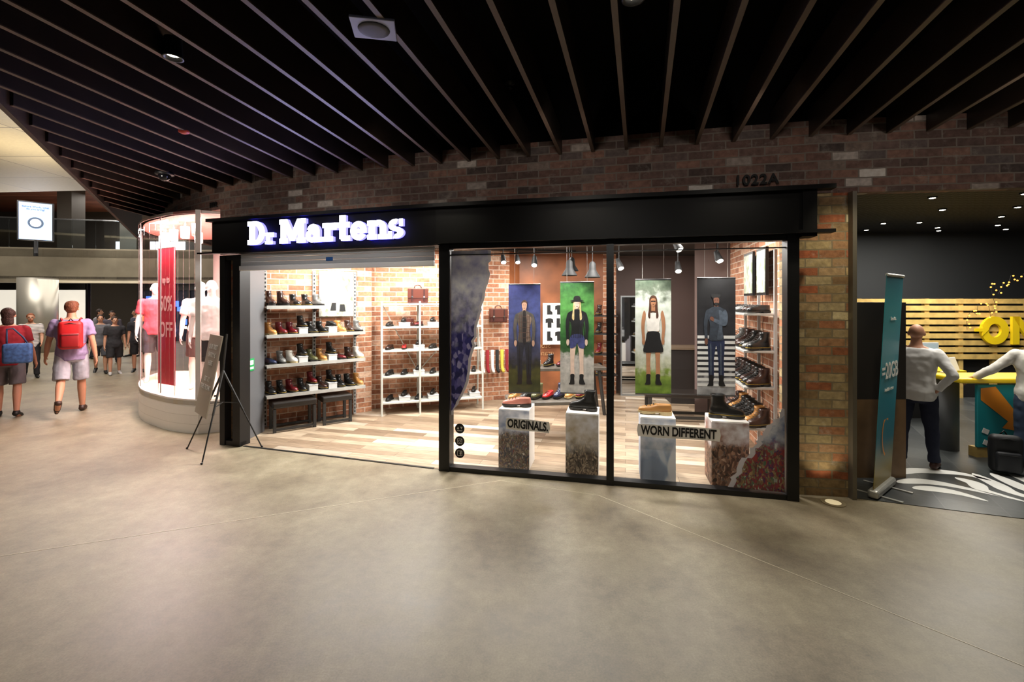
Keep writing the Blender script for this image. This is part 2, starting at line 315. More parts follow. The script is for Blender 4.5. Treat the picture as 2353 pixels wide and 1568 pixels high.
t=text('1022',.1,M_BLK2,(-4.27,6.5,3.27),radians(-30),'address_numerals',.006,bold=.003); top(t,'small black unit number on brick wall','lettering')
# ------------------------------------------------------------ slat ceiling
def bpt(y): return (-3.95-.68*(y-3.51)-.03,y)
struct(polyplate('ceiling',[bpt(-4),(12,-4),(12,12),bpt(12)],4.4,4.5,M_DARKC),'black ceiling void above timber slats')
def interp(K,x):
    if x<=K[0][0]: return K[0][1]
    for (a,c),(d,e) in zip(K,K[1:]):
        if a<=x<=d: return c+(e-c)*(x-a)/(d-a)
    return K[-1][1]
dxf=lambda x:interp([(-7.3,-.1),(-6,-.02),(-2.6,.14),(-.45,.22),(1.5,.29),(9,.29)],x)
x=-6.95; ns=0
while x<8.6:
    yw=wallY(x)-.01; dx=dxf(x); ye=-2.6
    yb=(x-dx*yw+3.95-.68*3.51)/(-.68-dx)
    if yb>ye: ye=yb
    if ye<yw-.3:
        A=Vector((x,yw)); B=Vector((x-dx*(yw-ye),ye)); d=A-B; L=d.length; mid=(A+B)/2
        b=MB(); b.box((0,0,.134),(L,.034,.252)); b.box((0,0,.004),(L,.035,.008),0,1); o=b.obj('ceiling_slat',[M_SLAT,M_SLAT_LIT],(mid.x,mid.y,3.5),atan2(d.y,d.x))  # lighter underside strip: floor bounce light put into its colour
        top(o,'long dark stained timber ceiling blade hung from the soffit','ceiling slat','timber blades of the mall ceiling'); ns+=1
    x+=.34
struct(ribbon('trim_30',[bpt(-2.5),bpt(12)],3.46,4.5,mat('dark_edge','#2c231e',.5),.04,1),'dark edge band of slatted ceiling')
for yy in (1.2,2.7):
    b=MB(); b.b2((-2.6,yy,3.95),(8,yy+.06,4.02)); struct(b.obj('trim_%d'%(31+int(yy)),M_BLK2))
b=MB(); b.tube([(-.5,1.5,4.15),(6,3.2,4.15)],.14,16); o=b.obj('air_duct',mat('duct_black','#1c1c1c',.6),smooth=True); top(o,'black round air duct in the ceiling void','duct')
sp=empty('ceiling_speaker',(-.81,2.67,3.49),radians(10)); top(sp,'square white ceiling speaker with round grey grille','speaker')
b=MB(); b.rbox((0,0,.01),(.25,.21,.016),.005); b.obj('speaker_frame',mat('speaker_white_bluelit','#8890b4',.4),parent=sp)  # blue light is put into the white frame's colour
b=MB(); b.loft([(0,0,.003,.092,.082),(0,0,-.004,.088,.078),(0,0,-.008,.06,.055)],28); b.obj('speaker_grille',mat('grille','#4a4b52',.6),parent=sp,smooth=True)
def downlight(x,y,z=3.5,r=.055,label='black recessed downlight glowing between ceiling slats'):
    e=empty('downlight',(x,y,z)); top(e,label,'downlight','mall ceiling downlights')
    b=MB(); n=24
    b.loft([(0,0,.12,r*.9,r*.9),(0,0,0,r,r),(0,0,-.01,r*1.1,r*1.1),(0,0,-.01,r*.85,r*.85),(0,0,.05,r*.7,r*.7)],n,cap=False); b.obj('lamp_housing',M_BLACK,parent=e,smooth=True)
    b=MB(); b.loft([(0,0,.02,r*.72,r*.72),(0,0,.015,r*.72,r*.72)],n); b.obj('lamp_lens',M_EMW,parent=e)
    return e
downlight(-2.22,2.98); downlight(.64,2.4); downlight(-.2,.9); downlight(2.2,1.0)
def sprinkler(x,y,z):
    e=empty('fire_sprinkler',(x,y,z)); top(e,'small ceiling fire sprinkler head on a pipe drop','sprinkler','ceiling sprinklers')
    b=MB(); b.tube([(0,0,.5),(0,0,0)],.01,8); b.obj('pipe',M_BLK2,parent=e,smooth=True)
    b=MB(); b.loft([(0,0,.02,.04,.04),(0,0,.0,.045,.045),(0,0,-.01,.015,.015),(0,0,-.035,.012,.012),(0,0,-.04,.022,.022)],16); b.obj('sprinkler_head',M_DSTEEL,parent=e,smooth=True)
sprinkler(3.1,3.1,3.72); sprinkler(-.02,3.85,3.74); sprinkler(1.75,2.75,3.75)
e=empty('dome_camera',(-4.35,5.7,3.5)); top(e,'black dome security camera hanging under ceiling slats','security camera')
b=MB(); b.loft([(0,0,.02,.09,.09),(0,0,0,.1,.1),(0,0,-.02,.1,.1)],20); b.obj('camera_base',M_BLACK,parent=e,smooth=True)
b=MB(); b.ball((0,0,-.03),(.07,.07,.07),16,10); b.obj('camera_dome',mat('dome_gloss','#101014',.08),parent=e,smooth=True)
e=empty('smoke_detector',(-3.1,4.3,3.5)); top(e,'round smoke detector disc with reddish glow on ceiling slats','smoke detector')
b=MB(); b.loft([(0,0,.01,.045,.045),(0,0,-.008,.045,.045),(0,0,-.02,.02,.02)],20); b.obj('detector_body',mat('detector','#a03428',.5,es=.15),parent=e,smooth=True)  # red light put into the disc's colour and faint emission
# ------------------------------------------------------------ fascia + shopfront frame
def seg(F,x0,x1,y0,y1,z0,z1,b,mi=0):
    p=fp(F,(x0+x1)/2,(y0+y1)/2,(z0+z1)/2); b.box(p,(x1-x0,y1-y0,z1-z0),F[1],mi)
b=MB()
seg(F_E,-.06,3.2,-.1,.25,2.53,2.93,b); seg(F_W,-.03,3.66,-.1,.25,2.53,2.93,b)
seg(F_E,-.1,3.2,-.16,-.05,2.93,2.97,b); seg(F_W,-.04,3.86,-.16,-.05,2.93,2.97,b); seg(F_W,-.03,3.86,-.15,-.05,2.53,2.56,b); seg(F_E,-.3,3.2,-.12,-.05,2.52,2.54,b)
seg(F_W,3.6,3.72,-.12,.05,2.5,2.97,b)
struct(b.obj('trim_1',M_FASC),'black steel shop fascia')
w=empty('window_1',(0,0,0)); struct(w,'black framed full height shop window')
b=MB()
for x0,x1 in ((-.02,.105),(1.814,1.889),(3.497,3.6)): seg(F_W,x0,x1,-.04,.1,0,2.53,b)
seg(F_W,0,3.6,-.03,.08,0,.05,b); seg(F_W,0,3.6,-.03,.08,2.48,2.53,b); seg(F_W,.1,3.5,.0,.04,2.41,2.42,b)
b.obj('window_frame',M_BLACK,parent=w)
for x0,x1 in ((.105,1.814),(1.889,3.497)):
    b=MB(); seg(F_W,x0,x1,.02,.03,.05,2.48,b); b.obj('glass_pane',M_GLASS,parent=w)
d=empty('door_1',(0,0,0)); struct(d,'open shop entrance with dark steel jambs')
b=MB(); seg(F_E,0,.085,-.04,.06,0,2.5,b); seg(F_E,.22,.34,-.04,.12,0,2.5,b); seg(F_E,0,.34,-.03,.06,0,.06,b); seg(F_E,0,.34,-.03,.06,2.44,2.5,b); seg(F_E,3.18,3.2,-.03,.1,0,2.53,b)
b.obj('door_jamb',M_BLACK,parent=d)
b=MB(); seg(F_E,.085,.22,.03,.04,.06,2.44,b); b.obj('side_glass',M_GLASS,parent=d)
b=MB(); b.b2((-3.66,6.0,0),(-3.6,6.62,2.5)); b.obj('door_reveal',mat('reveal_grey','#66676a',.4,.2),parent=d)
b=MB(); seg(F_E,.36,3.1,-.01,.02,0,.008,b); b.obj('threshold',M_DSTEEL,parent=d)
struct(ribbon('wall_slit',[fp(F_E,.02,.1)[:2],fp(F_E,.25,.1)[:2]],0,2.5,M_PIER_LIT,.05),'narrow brick strip behind side glass')
rs=empty('roller_shutter',fp(F_E,.36,-.02,2.29),F_E[1]); top(rs,'raised silver roller shutter above the shop entrance','roller shutter')
b=MB(); M_SH=mat('shutter_aluminium','#c0c2c8',.5,.1)
for i in range(3): b.rbox((1.37,.0,.09+i*.055),(2.78,.02,.053),.006,1)
b.obj('shutter_curtain',M_SH,parent=rs)
b=MB(); b.rbox((1.37,-.012,.033),(2.78,.045,.062),.008); b.obj('bottom_bar',mat('shutter_bar','#dcdce0',.5,.05),parent=rs)
b=MB(); b.rbox((1.36,-.014,.12),(.1,.006,.045),.004); o=b.obj('maker_label',mat('label_blue','#2c5fa8',.4),parent=rs); o['label']='small blue label'
o=empty('safety_sticker',(-3.595,6.28,1.02)); top(o,'small green safety sticker on grey door reveal','sticker')
b=MB(); b.rbox((0,0,0),(.006,.13,.17),.002); b.obj('sticker_sheet',mat('sign_green','#1f8a4a',.4,es=.2),parent=o)
b=MB(); b.box((.004,0,.03),(.002,.08,.06)); b.box((.004,0,-.045),(.002,.09,.03)); b.obj('pictogram',M_PAPER,parent=o)
# ------------------------------------------------------------ sign letters
def arc(cx,cz,ro,ri,a0,a1,n=14):
    a0,a1=radians(a0),radians(a1); return [[(cx+ro[0]*cos(a0+(a1-a0)*i/n),cz+ro[1]*sin(a0+(a1-a0)*i/n)),(cx+ro[0]*cos(a0+(a1-a0)*(i+1)/n),cz+ro[1]*sin(a0+(a1-a0)*(i+1)/n)),
      (cx+ri[0]*cos(a0+(a1-a0)*(i+1)/n),cz+ri[1]*sin(a0+(a1-a0)*(i+1)/n)),(cx+ri[0]*cos(a0+(a1-a0)*i/n),cz+ri[1]*sin(a0+(a1-a0)*i/n))] for i in range(n)]
def R(x0,z0,x1,z1): return [[(x0,z0),(x1,z0),(x1,z1),(x0,z1)]]
G={
'D':(R(0,0,.5,.2)+R(0,.8,.5,1)+R(.1,0,.42,1)+arc(.46,.5,(.5,.5),(.17,.3),-90,90),.98),
'q':(R(0,0,.42,.13)+R(.07,0,.27,.48)+R(0,.35,.2,.48)+R(.24,.3,.48,.48),.66),
'M':(R(0,0,.46,.2)+R(.91,0,1.38,.2)+R(.07,0,.37,1)+R(.98,0,1.3,1)+R(0,.8,.3,1)+R(1.05,.8,1.38,1)+[[(.1,1),(.42,1),(.685,.5),(.55,.1)],[(.685,.5),(.95,1),(1.27,1),(.82,.1)],[(.55,.1),(.82,.1),(.685,.5)]],1.4),
'a':(arc(.31,.26,(.32,.27),(.08,.07),0,360,20)+R(.4,0,.69,.5)+arc(.37,.45,(.32,.29),(.05,.09),0,165)+R(.42,0,.83,.19),.85),
'r':(R(0,0,.52,.19)+R(.09,0,.39,.74)+R(0,.55,.3,.74)+R(.37,.46,.7,.74),.72),
't':(R(0,.53,.62,.74)+R(.12,.08,.42,1.02)+R(.2,0,.64,.2)+arc(.33,.2,(.21,.2),(.0,.0),180,270,6),.66),
'e':(arc(.38,.37,(.39,.38),(.11,.16),0,330,22)+R(.1,.28,.77,.44),.8),
'n':(R(0,0,.44,.19)+R(.07,0,.37,.74)+R(0,.55,.3,.74)+arc(.52,.43,(.36,.32),(.06,.12),0,150)+R(.58,0,.88,.45)+R(.5,0,.96,.19),.98),
's':(arc(.33,.52,(.33,.23),(.07,.05),70,270)+arc(.33,.22,(.35,.22),(.07,.05),-110,90)+R(.49,.47,.65,.75)+R(.0,0,.16,.28)+R(.2,.29,.45,.44),.7)}
M_LF=mat('sign_face_white','#f4f2ff',.4,es=8,ecol='#f2f0ff'); M_LS=mat('sign_side_violet','#8a88ff',.4,es=3,ecol='#7470ff')
sg=empty('shop_sign',fp(F_E,.59,-.105,2.605),F_E[1]); top(sg,'illuminated white slab serif lettering with violet glow on black fascia','sign')
x=0; CH=.292
for ch in ['D','q',' ','M','a','r','t','e','n','s']:
    if ch==' ': x+=.12; continue
    P,wd=G[ch]; b=MB()
    for poly in P: b.prism([(p[0]*CH*.97,p[1]*CH) for p in poly],-.05,-.005,0,1)
    b.obj('sign_letter',[M_LF,M_LS],(x*CH*.97,0,0),parent=sg)
    x+=wd-.005
# ------------------------------------------------------------ shop interior shell
ILW=[(-3.72,6.62),(-3.75,6.82),(-2.42,7.84)]
struct(ribbon('wall_left',ILW[1:3],0,2.9,M_SBRICK,.1),'orange brick wall behind the shoe shelves')
struct(ribbon('wall_left_return',[ILW[0],ILW[1]],0,2.9,M_SBRICK,.1))
struct(ribbon('wall_back',[(-2.52,7.96),(-.05,8.8)],0,2.9,M_SBRICK,.1),'orange brick rear wall')
M_RUST=mat('rust_panel','#8a5230',.5,noise=.35,nscale=2.5)
struct(ribbon('wall_rust',[(-.05,8.8),(.15,9.1),(1.85,9.25)],0,2.9,M_RUST,.1),'rust coloured rear feature wall')
struct(ribbon('wall_back_brick',[(1.85,9.25),(2.12,9.27)],0,2.9,M_SBRICK,.1))
struct(ribbon('wall_rear_dark',[(2.12,9.27),(2.15,9.65),(3.95,9.65)],0,2.9,mat('plum_wall','#5a4a46',.7),.1),'dark plum rear wall')
struct(ribbon('wall_partition',[(3.05,7.6),(3.55,7.4)],0,2.9,mat('plum_wall2','#6c5a56',.7),.1))
struct(ribbon('wall_right',[(3.9,9.65),(3.55,7.4),(2.9,4.75)][::-1],0,2.9,M_SBRICK,.1,-1),'brick side wall of the shop')
SC=[(-4,6.3),(-3.8,6.15),(-.75,5.3),(2.8,4.5),(3.0,4.7),(4.2,9.8),(-.5,9.8),(-2.8,8.4)]
struct(polyplate('ceiling_shop',SC,2.86,2.95,mat('shop_ceiling','#1a1612',.8)),'dark shop ceiling')
for a,c in (((-3,6.7),(1.5,5.7)),((.2,7.3),(3.2,6.6)),((-1.2,8),(1.2,8.6))):
    A=Vector(a);B=Vector(c);dd=B-A; b=MB(); b.box((0,0,0),(dd.length,.035,.03)); o=b.obj('light_track',M_BLK2,((A.x+B.x)/2,(A.y+B.y)/2,2.84),atan2(dd.y,dd.x)); top(o,'black ceiling lighting track inside the shop','light track','shop lighting tracks')
def trackspot(x,y,z,rz,tilt=.6,zt=2.86):
    e=empty('track_spotlight',(x,y,z),rz); top(e,'black cylindrical track spotlight switched on','spotlight','shop track spotlights')
    b=MB(); b.tube([(0,0,0),(0,0,zt-z)],.008,6); b.obj('stem',M_BLK2,parent=e)
    d=Vector((0,-sin(tilt),-cos(tilt)))
    b=MB(); b.tube([-d*.07,d*.02,d*.09,d*.1],[.03,.04,.05,.05],14); b.obj('lamp_housing',M_BLK2,parent=e,smooth=True)
    b=MB(); b.tube([d*.1,d*.103],[.04,.04],14); b.obj('lamp_lens',M_EMW,parent=e)
for x,y,z,r in ((2.85,6.3,2.53,.1),(2.35,6.45,2.4,-.2),(1.55,6.6,2.45,.3),(.34,6.9,2.52,-.1),(3.15,7.0,2.6,0),(-.15,7.6,2.62,.2),(.1,8.3,2.68,.1),(2.0,5.55,2.6,.5)):
    trackspot(x,y,z,r)
def pendant(x,y,z):
    e=empty('pendant_lamp',(x,y,z)); top(e,'black industrial pendant lamp hanging on a cord','pendant lamp','black pendants in the shop')
    b=MB(); b.tube([(0,0,.1),(0,0,2.86-z)],.005,6); b.obj('cord',M_BLK2,parent=e)
    b=MB(); b.loft([(0,0,.13,.02,.02),(0,0,.1,.045,.045),(0,0,.02,.05,.05),(0,0,-.01,.06,.06),(0,0,-.09,.11,.11),(0,0,-.1,.11,.11),(0,0,-.09,.1,.1),(0,0,0,.05,.05)],20,cap=False); b.obj('lamp_shade',M_BLK2,parent=e,smooth=True)
    b=MB(); b.ball((0,0,-.04),.035); b.obj('bulb',M_EMW2,parent=e,smooth=True)
pendant(.82,6.5,2.36); pendant(1.14,6.45,2.33); pendant(1.0,7.6,2.5)
# ------------------------------------------------------------ shoes
def ringshoe(b,rings,n=22,mi=0):
    vs=[];fs=[]
    for z,x0,x1,w in rings:
        for k in range(n):
            t=2*pi*k/n; u=cos(t); xx=(x0+x1)/2+(x1-x0)/2*u
            L=x1-x0; wf=w*(1.0+.12*u*(L>.2)); yy=wf*(abs(sin(t))**.8)*(1 if sin(t)>=0 else -1)
            if L>.2: yy*=1-.22*math.exp(-((xx+.03)/.05)**2)
            vs.append((xx,yy,z))
    for i in range(len(rings)-1):
        for k in range(n): fs.append((i*n+k,i*n+(k+1)%n,(i+1)*n+(k+1)%n,(i+1)*n+k))
    fs.append(tuple(reversed(range(n)))); fs.append(tuple(range((len(rings)-1)*n,len(rings)*n)))
    b.add(vs,fs,mi)
RB={'boot':[(.03,-.138,.148,.046),(.045,-.14,.15,.05),(.065,-.14,.143,.05),(.08,-.137,.12,.047),(.092,-.133,.08,.043),(.105,-.13,.04,.041),(.125,-.127,.005,.04),(.15,-.124,-.012,.042),(.18,-.126,-.012,.045),(.205,-.13,-.01,.047),(.207,-.122,-.018,.04),(.17,-.115,-.025,.033)],
'oxford':[(.028,-.138,.148,.045),(.04,-.14,.15,.049),(.058,-.14,.14,.048),(.07,-.138,.105,.043),(.08,-.136,.06,.039),(.09,-.134,.02,.036),(.094,-.128,.008,.031),(.075,-.12,0,.027)],
'heel':[(.05,-.13,.14,.042),(.065,-.132,.14,.045),(.085,-.132,.12,.044),(.1,-.13,.08,.04),(.12,-.125,.03,.037),(.15,-.122,-.01,.036),(.2,-.122,-.02,.038),(.24,-.126,-.02,.041),(.242,-.118,-.028,.035),(.2,-.11,-.035,.028)]}
SHC={}
COLN={'black':'#141414','dark brown':'#2e1a14','cherry red':'#5a1218','tan':'#a8763e','white':'#d8d4cc','grey':'#6a6a68','navy':'#1c2440','pink':'#c07868','bright red':'#a01818','olive':'#4a4a2c'}
def shoe(kind,color,loc,rz,group,note='on a shelf',scale=1):
    key=(kind,color); m=mat('leather_'+color,COLN[color],.28)
    kn={'boot':'lace-up ankle boot','oxford':'low lace-up shoe','heel':'heeled ankle boot','chelsea':'chelsea ankle boot'}[kind]
    lab='%s leather %s %s'%(color,kn,note)
    if key in SHC: o=dup(SHC[key],loc,rz)
    else:
        b=MB(); ringshoe(b,RB['boot' if kind=='chelsea' else kind]); nm='boot' if kind!='oxford' else 'shoe'
        o=b.obj(nm,m,loc,rz,smooth=True); SHC[key]=o
        b=MB()
        if kind=='heel':
            ringshoe(b,[(.0,0.0,.135,.042),(.02,-.02,.143,.045),(.05,-.02,.145,.046)],20); b.box((-.095,0,.025),(.07,.065,.05))
        else:
            ringshoe(b,[(.008,-.0,.14,.045),(.012,-.0,.15,.05),(.03,-.02,.153,.051)],20); ringshoe(b,[(0,-.143,-.03,.046),(.03,-.145,-.03,.049)],20); ringshoe(b,[(.02,-.143,.152,.05),(.032,-.143,.153,.051)],22)
        b.obj('sole',mat('sole_'+('black' if color not in('tan','white') else 'cream'),'#17130f' if color not in('tan','white') else '#b8a478',.5),parent=o)
        b=MB()
        if kind=='chelsea':
            for sgn in (-1,1): b.box((-.065,sgn*.0425,.15),(.05,.004,.08))
            b.obj('elastic_panel',M_BLK2,parent=o)
        else:
            N=5 if kind!='oxford' else 3
            for i in range(N):
                t=i/(N-1)
                if kind=='oxford': px,pz=.075-.06*t,.078+.016*t
                elif kind=='heel': px,pz=.07-.07*t,.112+.09*t
                else: px,pz=.07-.068*t,.096+.085*t
                b.tube([(px,-.026,pz-.004),(px+.003,0,pz+.004),(px,.026,pz-.004)],.0035,6)
            b.obj('laces',mat('lace_'+('dark' if color!='white' else 'light'),'#0c0c0c' if color!='white' else '#c0bcb0',.7),parent=o)
            if kind=='boot' and color in('black','cherry red','dark brown'):
                b=MB(); ringshoe(b,[(.031,-.1435,.1535,.0512),(.034,-.1435,.1535,.0512)],22); b.obj('welt_stitching',mat('welt_yellow','#b89a3a',.6),parent=o)
    o.scale=(scale,)*3; top(o,lab,'boot' if kind!='oxford' else 'shoe',group); return o
# ------------------------------------------------------------ left shelf unit
UA=atan2(.92,1.22); UF=(Vector((-3.5,6.5,0)),UA)
un=empty('shoe_shelf_unit',UF[0],UA); top(un,'wall mounted steel shoe shelving filled with boots','shelving unit')
def slotm():
    m=bpy.data.materials.new('slotted_strip'); m.use_nodes=True; nt=m.node_tree; b=nt.nodes['Principled BSDF']; tc=nt.nodes.new('ShaderNodeTexCoord')
    w_=nt.nodes.new('ShaderNodeTexWave'); w_.bands_direction='Z'; w_.inputs['Scale'].default_value=5.2; nt.links.new(tc.outputs['Object'],w_.inputs['Vector'])
    r=ramp(nt,[(0,'#060606'),(.5,'#8a8a88')],'CONSTANT'); nt.links.new(w_.outputs['Fac'],r.inputs['Fac']); nt.links.new(r.outputs['Color'],b.inputs['Base Color']); return m
M_SLOT=slotm()
for x in (.03,.72,1.36):
    b=MB(); b.box((x,.36,1.2),(.045,.03,2.36)); b.obj('upright',M_LGREY,parent=un)
    b=MB(); b.box((x,.343,1.2),(.018,.004,2.3)); b.obj('slots',M_SLOT,parent=un)
for z in (.53,.97,1.40,1.82):
    LL=1.42 if z<1.7 else .82
    b=MB(); b.rbox((LL/2,.19,z-.015),(LL,.36,.025),.004,1); b.box((LL/2,.012,z-.012),(LL,.012,.05)); b.obj('shelf',M_STEEL,parent=un)
    for x in (.03,.72,1.36):
        if x<LL:
            b=MB(); b.add([(x-.004,.02,z-.03),(x-.004,.35,z-.03),(x-.004,.35,z-.1),(x+.004,.02,z-.03),(x+.004,.35,z-.03),(x+.004,.35,z-.1)],[(0,1,2),(5,4,3),(0,3,4,1),(1,4,5,2),(2,5,3,0)]); b.obj('bracket',M_DSTEEL,parent=un)
g='boots on the left shelving'
rows=[(0,.53,['boot black','boot black','boot cherry red','boot black','box','boot dark brown','box','boot black','boot black','boot tan']),
 (1,.97,['oxford navy','boot grey','boot white','box','boot olive','boot tan','box','oxford cherry red','boot dark brown','boot white']),
 (2,1.40,['boot tan','boot cherry red','boot cherry red','box','boot black','boot black','box','boot tan','boot dark brown','boot grey']),
 (3,1.82,['heel dark brown','heel dark brown','boot black','boot black','boot grey'])]
def displaybox(F,x,y,z,rz=0,s=(.125,.24,.09)):
    p=fp(F,x,y,z); b=MB(); b.rbox((0,0,s[2]/2),s,.004,1); o=b.obj('display_box',mat('box_grey','#b8b8b6',.5),p,F[1]+rz)
    b=MB(); b.rbox((0,0,s[2]+.004),(s[0]+.008,s[1]+.008,.012),.003,1); b.obj('box_lid',mat('box_lid_grey','#c8c8c6',.5),parent=o)
    top(o,'grey cardboard shoe display box on a shelf','box','grey display boxes'); return o
for ri,z,items in rows:
    n=len(items); LL=1.42 if ri<3 else .8
    for i,it in enumerate(items):
        x=.07+(LL-.14)*i/(n-1)
        if it=='box':
            displaybox(UF,x,.16,z); shoe(random.choice(['boot','oxford']),random.choice(['black','cherry red']),fp(UF,x,.16,z+.101),UA-pi/2+.3,g,scale=.85); continue
        k,c=it.split(' ',1); shoe(k,c,fp(UF,x,.17,z-.001),UA-pi/2+random.uniform(.15,.6),g,scale=.9 if k!='heel' else .95)
M_PHOTO=crowd('garden_photo_print',[(0,'#6a7a5a'),(.4,'#b0b0a4'),(.7,'#8a8a7a'),(1,'#e0dcd4')],None,scale=22)
pp=empty('photo_poster',fp(UF,.76,.33,1.66),UA); top(pp,'large pale photo poster of bare legs in lace-up boots','poster')
b=MB(); b.box((.33,0,.42),(.6,.012,.86)); b.obj('poster_sheet',M_PHOTO,parent=pp)
b=MB(); b.flat([(.25,.2),(.31,.2),(.36,.85),(.27,.85)],-.008); b.flat([(.4,.16),(.46,.18),(.42,.85),(.35,.85)],-.0085); b.obj('printed_legs',mat('print_skin','#d8b09a',.6),parent=pp)
b=MB(); b.flat([(.22,.1),(.32,.1),(.32,.25),(.25,.25)],-.009); b.flat([(.38,.08),(.49,.08),(.47,.22),(.39,.22)],-.009); b.obj('printed_boots',M_TEXTB,parent=pp)
pp.scale=(.9,1,.85)
def bench(x0,L,F=UF,y=.1,h=.44,dep=.36,lab='black leather topped bench on steel legs below shelving'):
    e=empty('bench',fp(F,x0+L/2,y,0.006),F[1]); top(e,lab,'bench')
    b=MB(); b.rbox((0,0,h-.05),(L,dep,.09),.02,2); b.obj('seat',mat('bench_leather','#1a1512',.35),parent=e)
    for sx in (-1,1):
        for sy in (-1,1):
            b=MB(); b.box((sx*(L/2-.03),sy*(dep/2-.03),(h-.1)/2),(.04,.04,h-.1)); b.obj('leg',M_DSTEEL,parent=e)
    b=MB(); b.box((0,-dep/2+.03,.04),(L-.08,.03,.03)); b.box((0,dep/2-.03,.04),(L-.08,.03,.03)); b.obj('rail',M_DSTEEL,parent=e)
bench(.06,.6); bench(.74,.45)
RF=(Vector((-2.2,7.68,0)),atan2(.33,1.1)); RL=1.7
rk=empty('display_rack',RF[0],RF[1]); top(rk,'pale galvanised trestle rack holding low shoes','rack')
M_RACK=mat('rack_pale','#bcbcb4',.45,.1)
for z in (.22,.65,1.08,1.47,1.86):
    b=MB(); dp=.42-.1*(z/1.86); b.rbox((RL/2,0,z-.015),(RL,dp,.03),.003,1); b.obj('shelf',M_RACK,parent=rk)
for x in (0,.62,RL):
    for sy in (-1,1):
        b=MB(); b.tube([(x,sy*.22,.0),(x,sy*.17,1.9)],.017,8); b.obj('leg',M_RACK,parent=rk)
b=MB()
for x in (0,RL): b.tube([(x,-.2,.55),(x,.19,1.45)],.01,6); b.tube([(x,.2,.55),(x,-.19,1.45)],.01,6)
b.tube([(.62,.2,.65),(RL,.18,1.86)],.01,6); b.tube([(0,.18,1.86),(.62,.2,.65)],.01,6)
b.obj('brace',M_RACK,parent=rk)
g2='shoes on the trestle rack'
for z,its in ((.22,['oxford black','box','oxford black','box','oxford tan','oxford black','box']),(.65,['oxford black','oxford black','box','oxford black','oxford grey','box','oxford black']),(1.08,['oxford dark brown','oxford bright red','box','oxford black','oxford black','oxford black','oxford grey']),(1.47,['oxford black','box','oxford cherry red','box','oxford black','oxford black','oxford dark brown'])):
    for i,it in enumerate(its):
        x=.13+1.45*i/(len(its)-1)
        if it=='box': displaybox(RF,x,-.02,z,s=(.18,.24,.06)); shoe('oxford','black',fp(RF,x,-.02,z+.071),RF[1]-1.9,g2,'on a grey box',.8)
        else: k,c=it.split(' ',1); shoe(k,c,fp(RF,x,-.02,z),RF[1]-2.0+random.uniform(-.2,.3),g2,'on a trestle rack',.85)
def satchel(p,rz,s=1,lab='burgundy leather satchel with buckled straps standing on a rack'):
    e=empty('satchel',p,rz); top(e,lab,'bag'); m=mat('satchel_leather','#48201a',.35)
    b=MB(); b.rbox((0,0,.13),(.34,.12,.26),.02,2); b.obj('bag_body',m,parent=e)
    b=MB(); b.rbox((0,-.066,.17),(.345,.012,.16),.005,1); b.obj('flap',mat('satchel_flap','#50261c',.35),parent=e)
    for sx in (-1,1):
        b=MB(); b.box((sx*.1,-.075,.14),(.025,.006,.2)); b.obj('strap',mat('satchel_strap','#2e120f',.4),parent=e)
        b=MB(); b.box((sx*.1,-.08,.11),(.03,.004,.025)); b.obj('buckle',M_CHR,parent=e)
    b=MB(); b.tube([(-.06,0,.26),(-.05,0,.3),(0,0,.315),(.05,0,.3),(.06,0,.26)],.008,8); b.obj('handle',m,parent=e,smooth=True)
    e.scale=(s,)*3
satchel(fp(RF,.6,0,1.86),RF[1]); satchel(fp(RF,.45,0,1.47),RF[1],.5,'small burgundy leather bag on a rack shelf')
satchel((-.26,8.55,1.5),.3,1,'burgundy leather satchel hung on brick wall')
for i in range(6):
    c=['#e0dcd8','#8a1a20','#e0dcd8','#1a1a1a','#c8b040','#7a1a20'][i]
    b=MB(); b.tube([(0,0,0),(0,0,-.3),(0,-.03,-.36),(0,-.12,-.4)],[.035,.032,.035,.025],10); o=b.obj('sock',mat('sock_%d'%i,c,.9),(-.55+i*.09,8.5+i*.03,.98),.3,smooth=True); top(o,'long knitted sock hanging from a wall hook','sock','socks hung on brick wall')
e=empty('lightbox_poster',(.62,9.0,1.05),.09); top(e,'white illuminated poster with small black boot and t-shirt drawings','poster')
b=MB(); b.box((.2,0,.4),(.42,.04,.82)); b.obj('poster_panel',mat('panel_lit','#f0eee8',.5,es=.5),parent=e)
b=MB()
for r_ in range(3):
    for c_ in range(2):
        x0=.04+c_*.19; z0=.06+r_*.26
        b.flat([(x0+.03,z0),(x0+.14,z0),(x0+.14,z0+.05),(x0+.1,z0+.08),(x0+.1,z0+.19),(x0+.03,z0+.19)] if (r_+c_)%2==0 else [(x0+.04,z0),(x0+.12,z0),(x0+.12,z0+.1),(x0+.16,z0+.09),(x0+.15,z0+.17),(x0+.1,z0+.19),(x0+.06,z0+.19),(x0,z0+.17),(x0,z0+.09),(x0+.04,z0+.1)],-.022)
b.obj('poster_print',M_TEXTB,parent=e)
t=text('Store\ngraniph',.15,mat('reflect_text','#b88a60',.6),(.62,9.12,.93),.09,'reflected_sign',.002,sx=-1); top(t,'pale mirrored shop sign reflection painted on rust coloured wall','lettering')  # reflection of a shop sign in the glass, painted as lettering
e=empty('wall_shelving',(1.6,8.85,0.006),.05); top(e,'narrow dark wall shelving with assorted shoes','shelving unit')
for z in (.45,.85,1.25,1.6):
    b=MB(); b.box((.2,.1,z),(.5,.3,.025)); b.obj('shelf',M_DSTEEL,parent=e)
for x in (-.04,.44):
    b=MB(); b.box((x,.24,.95),(.03,.03,1.9)); b.obj('upright',M_DSTEEL,parent=e)
for z,c in ((.45,'black'),(.85,'cherry red'),(1.25,'black'),(1.6,'dark brown')):
    shoe('boot',c,(1.7,8.92,z+.02),-2,'shoes on the rear shelving'); shoe('oxford',c,(1.95,8.92,z+.02),-1.8,'shoes on the rear shelving')
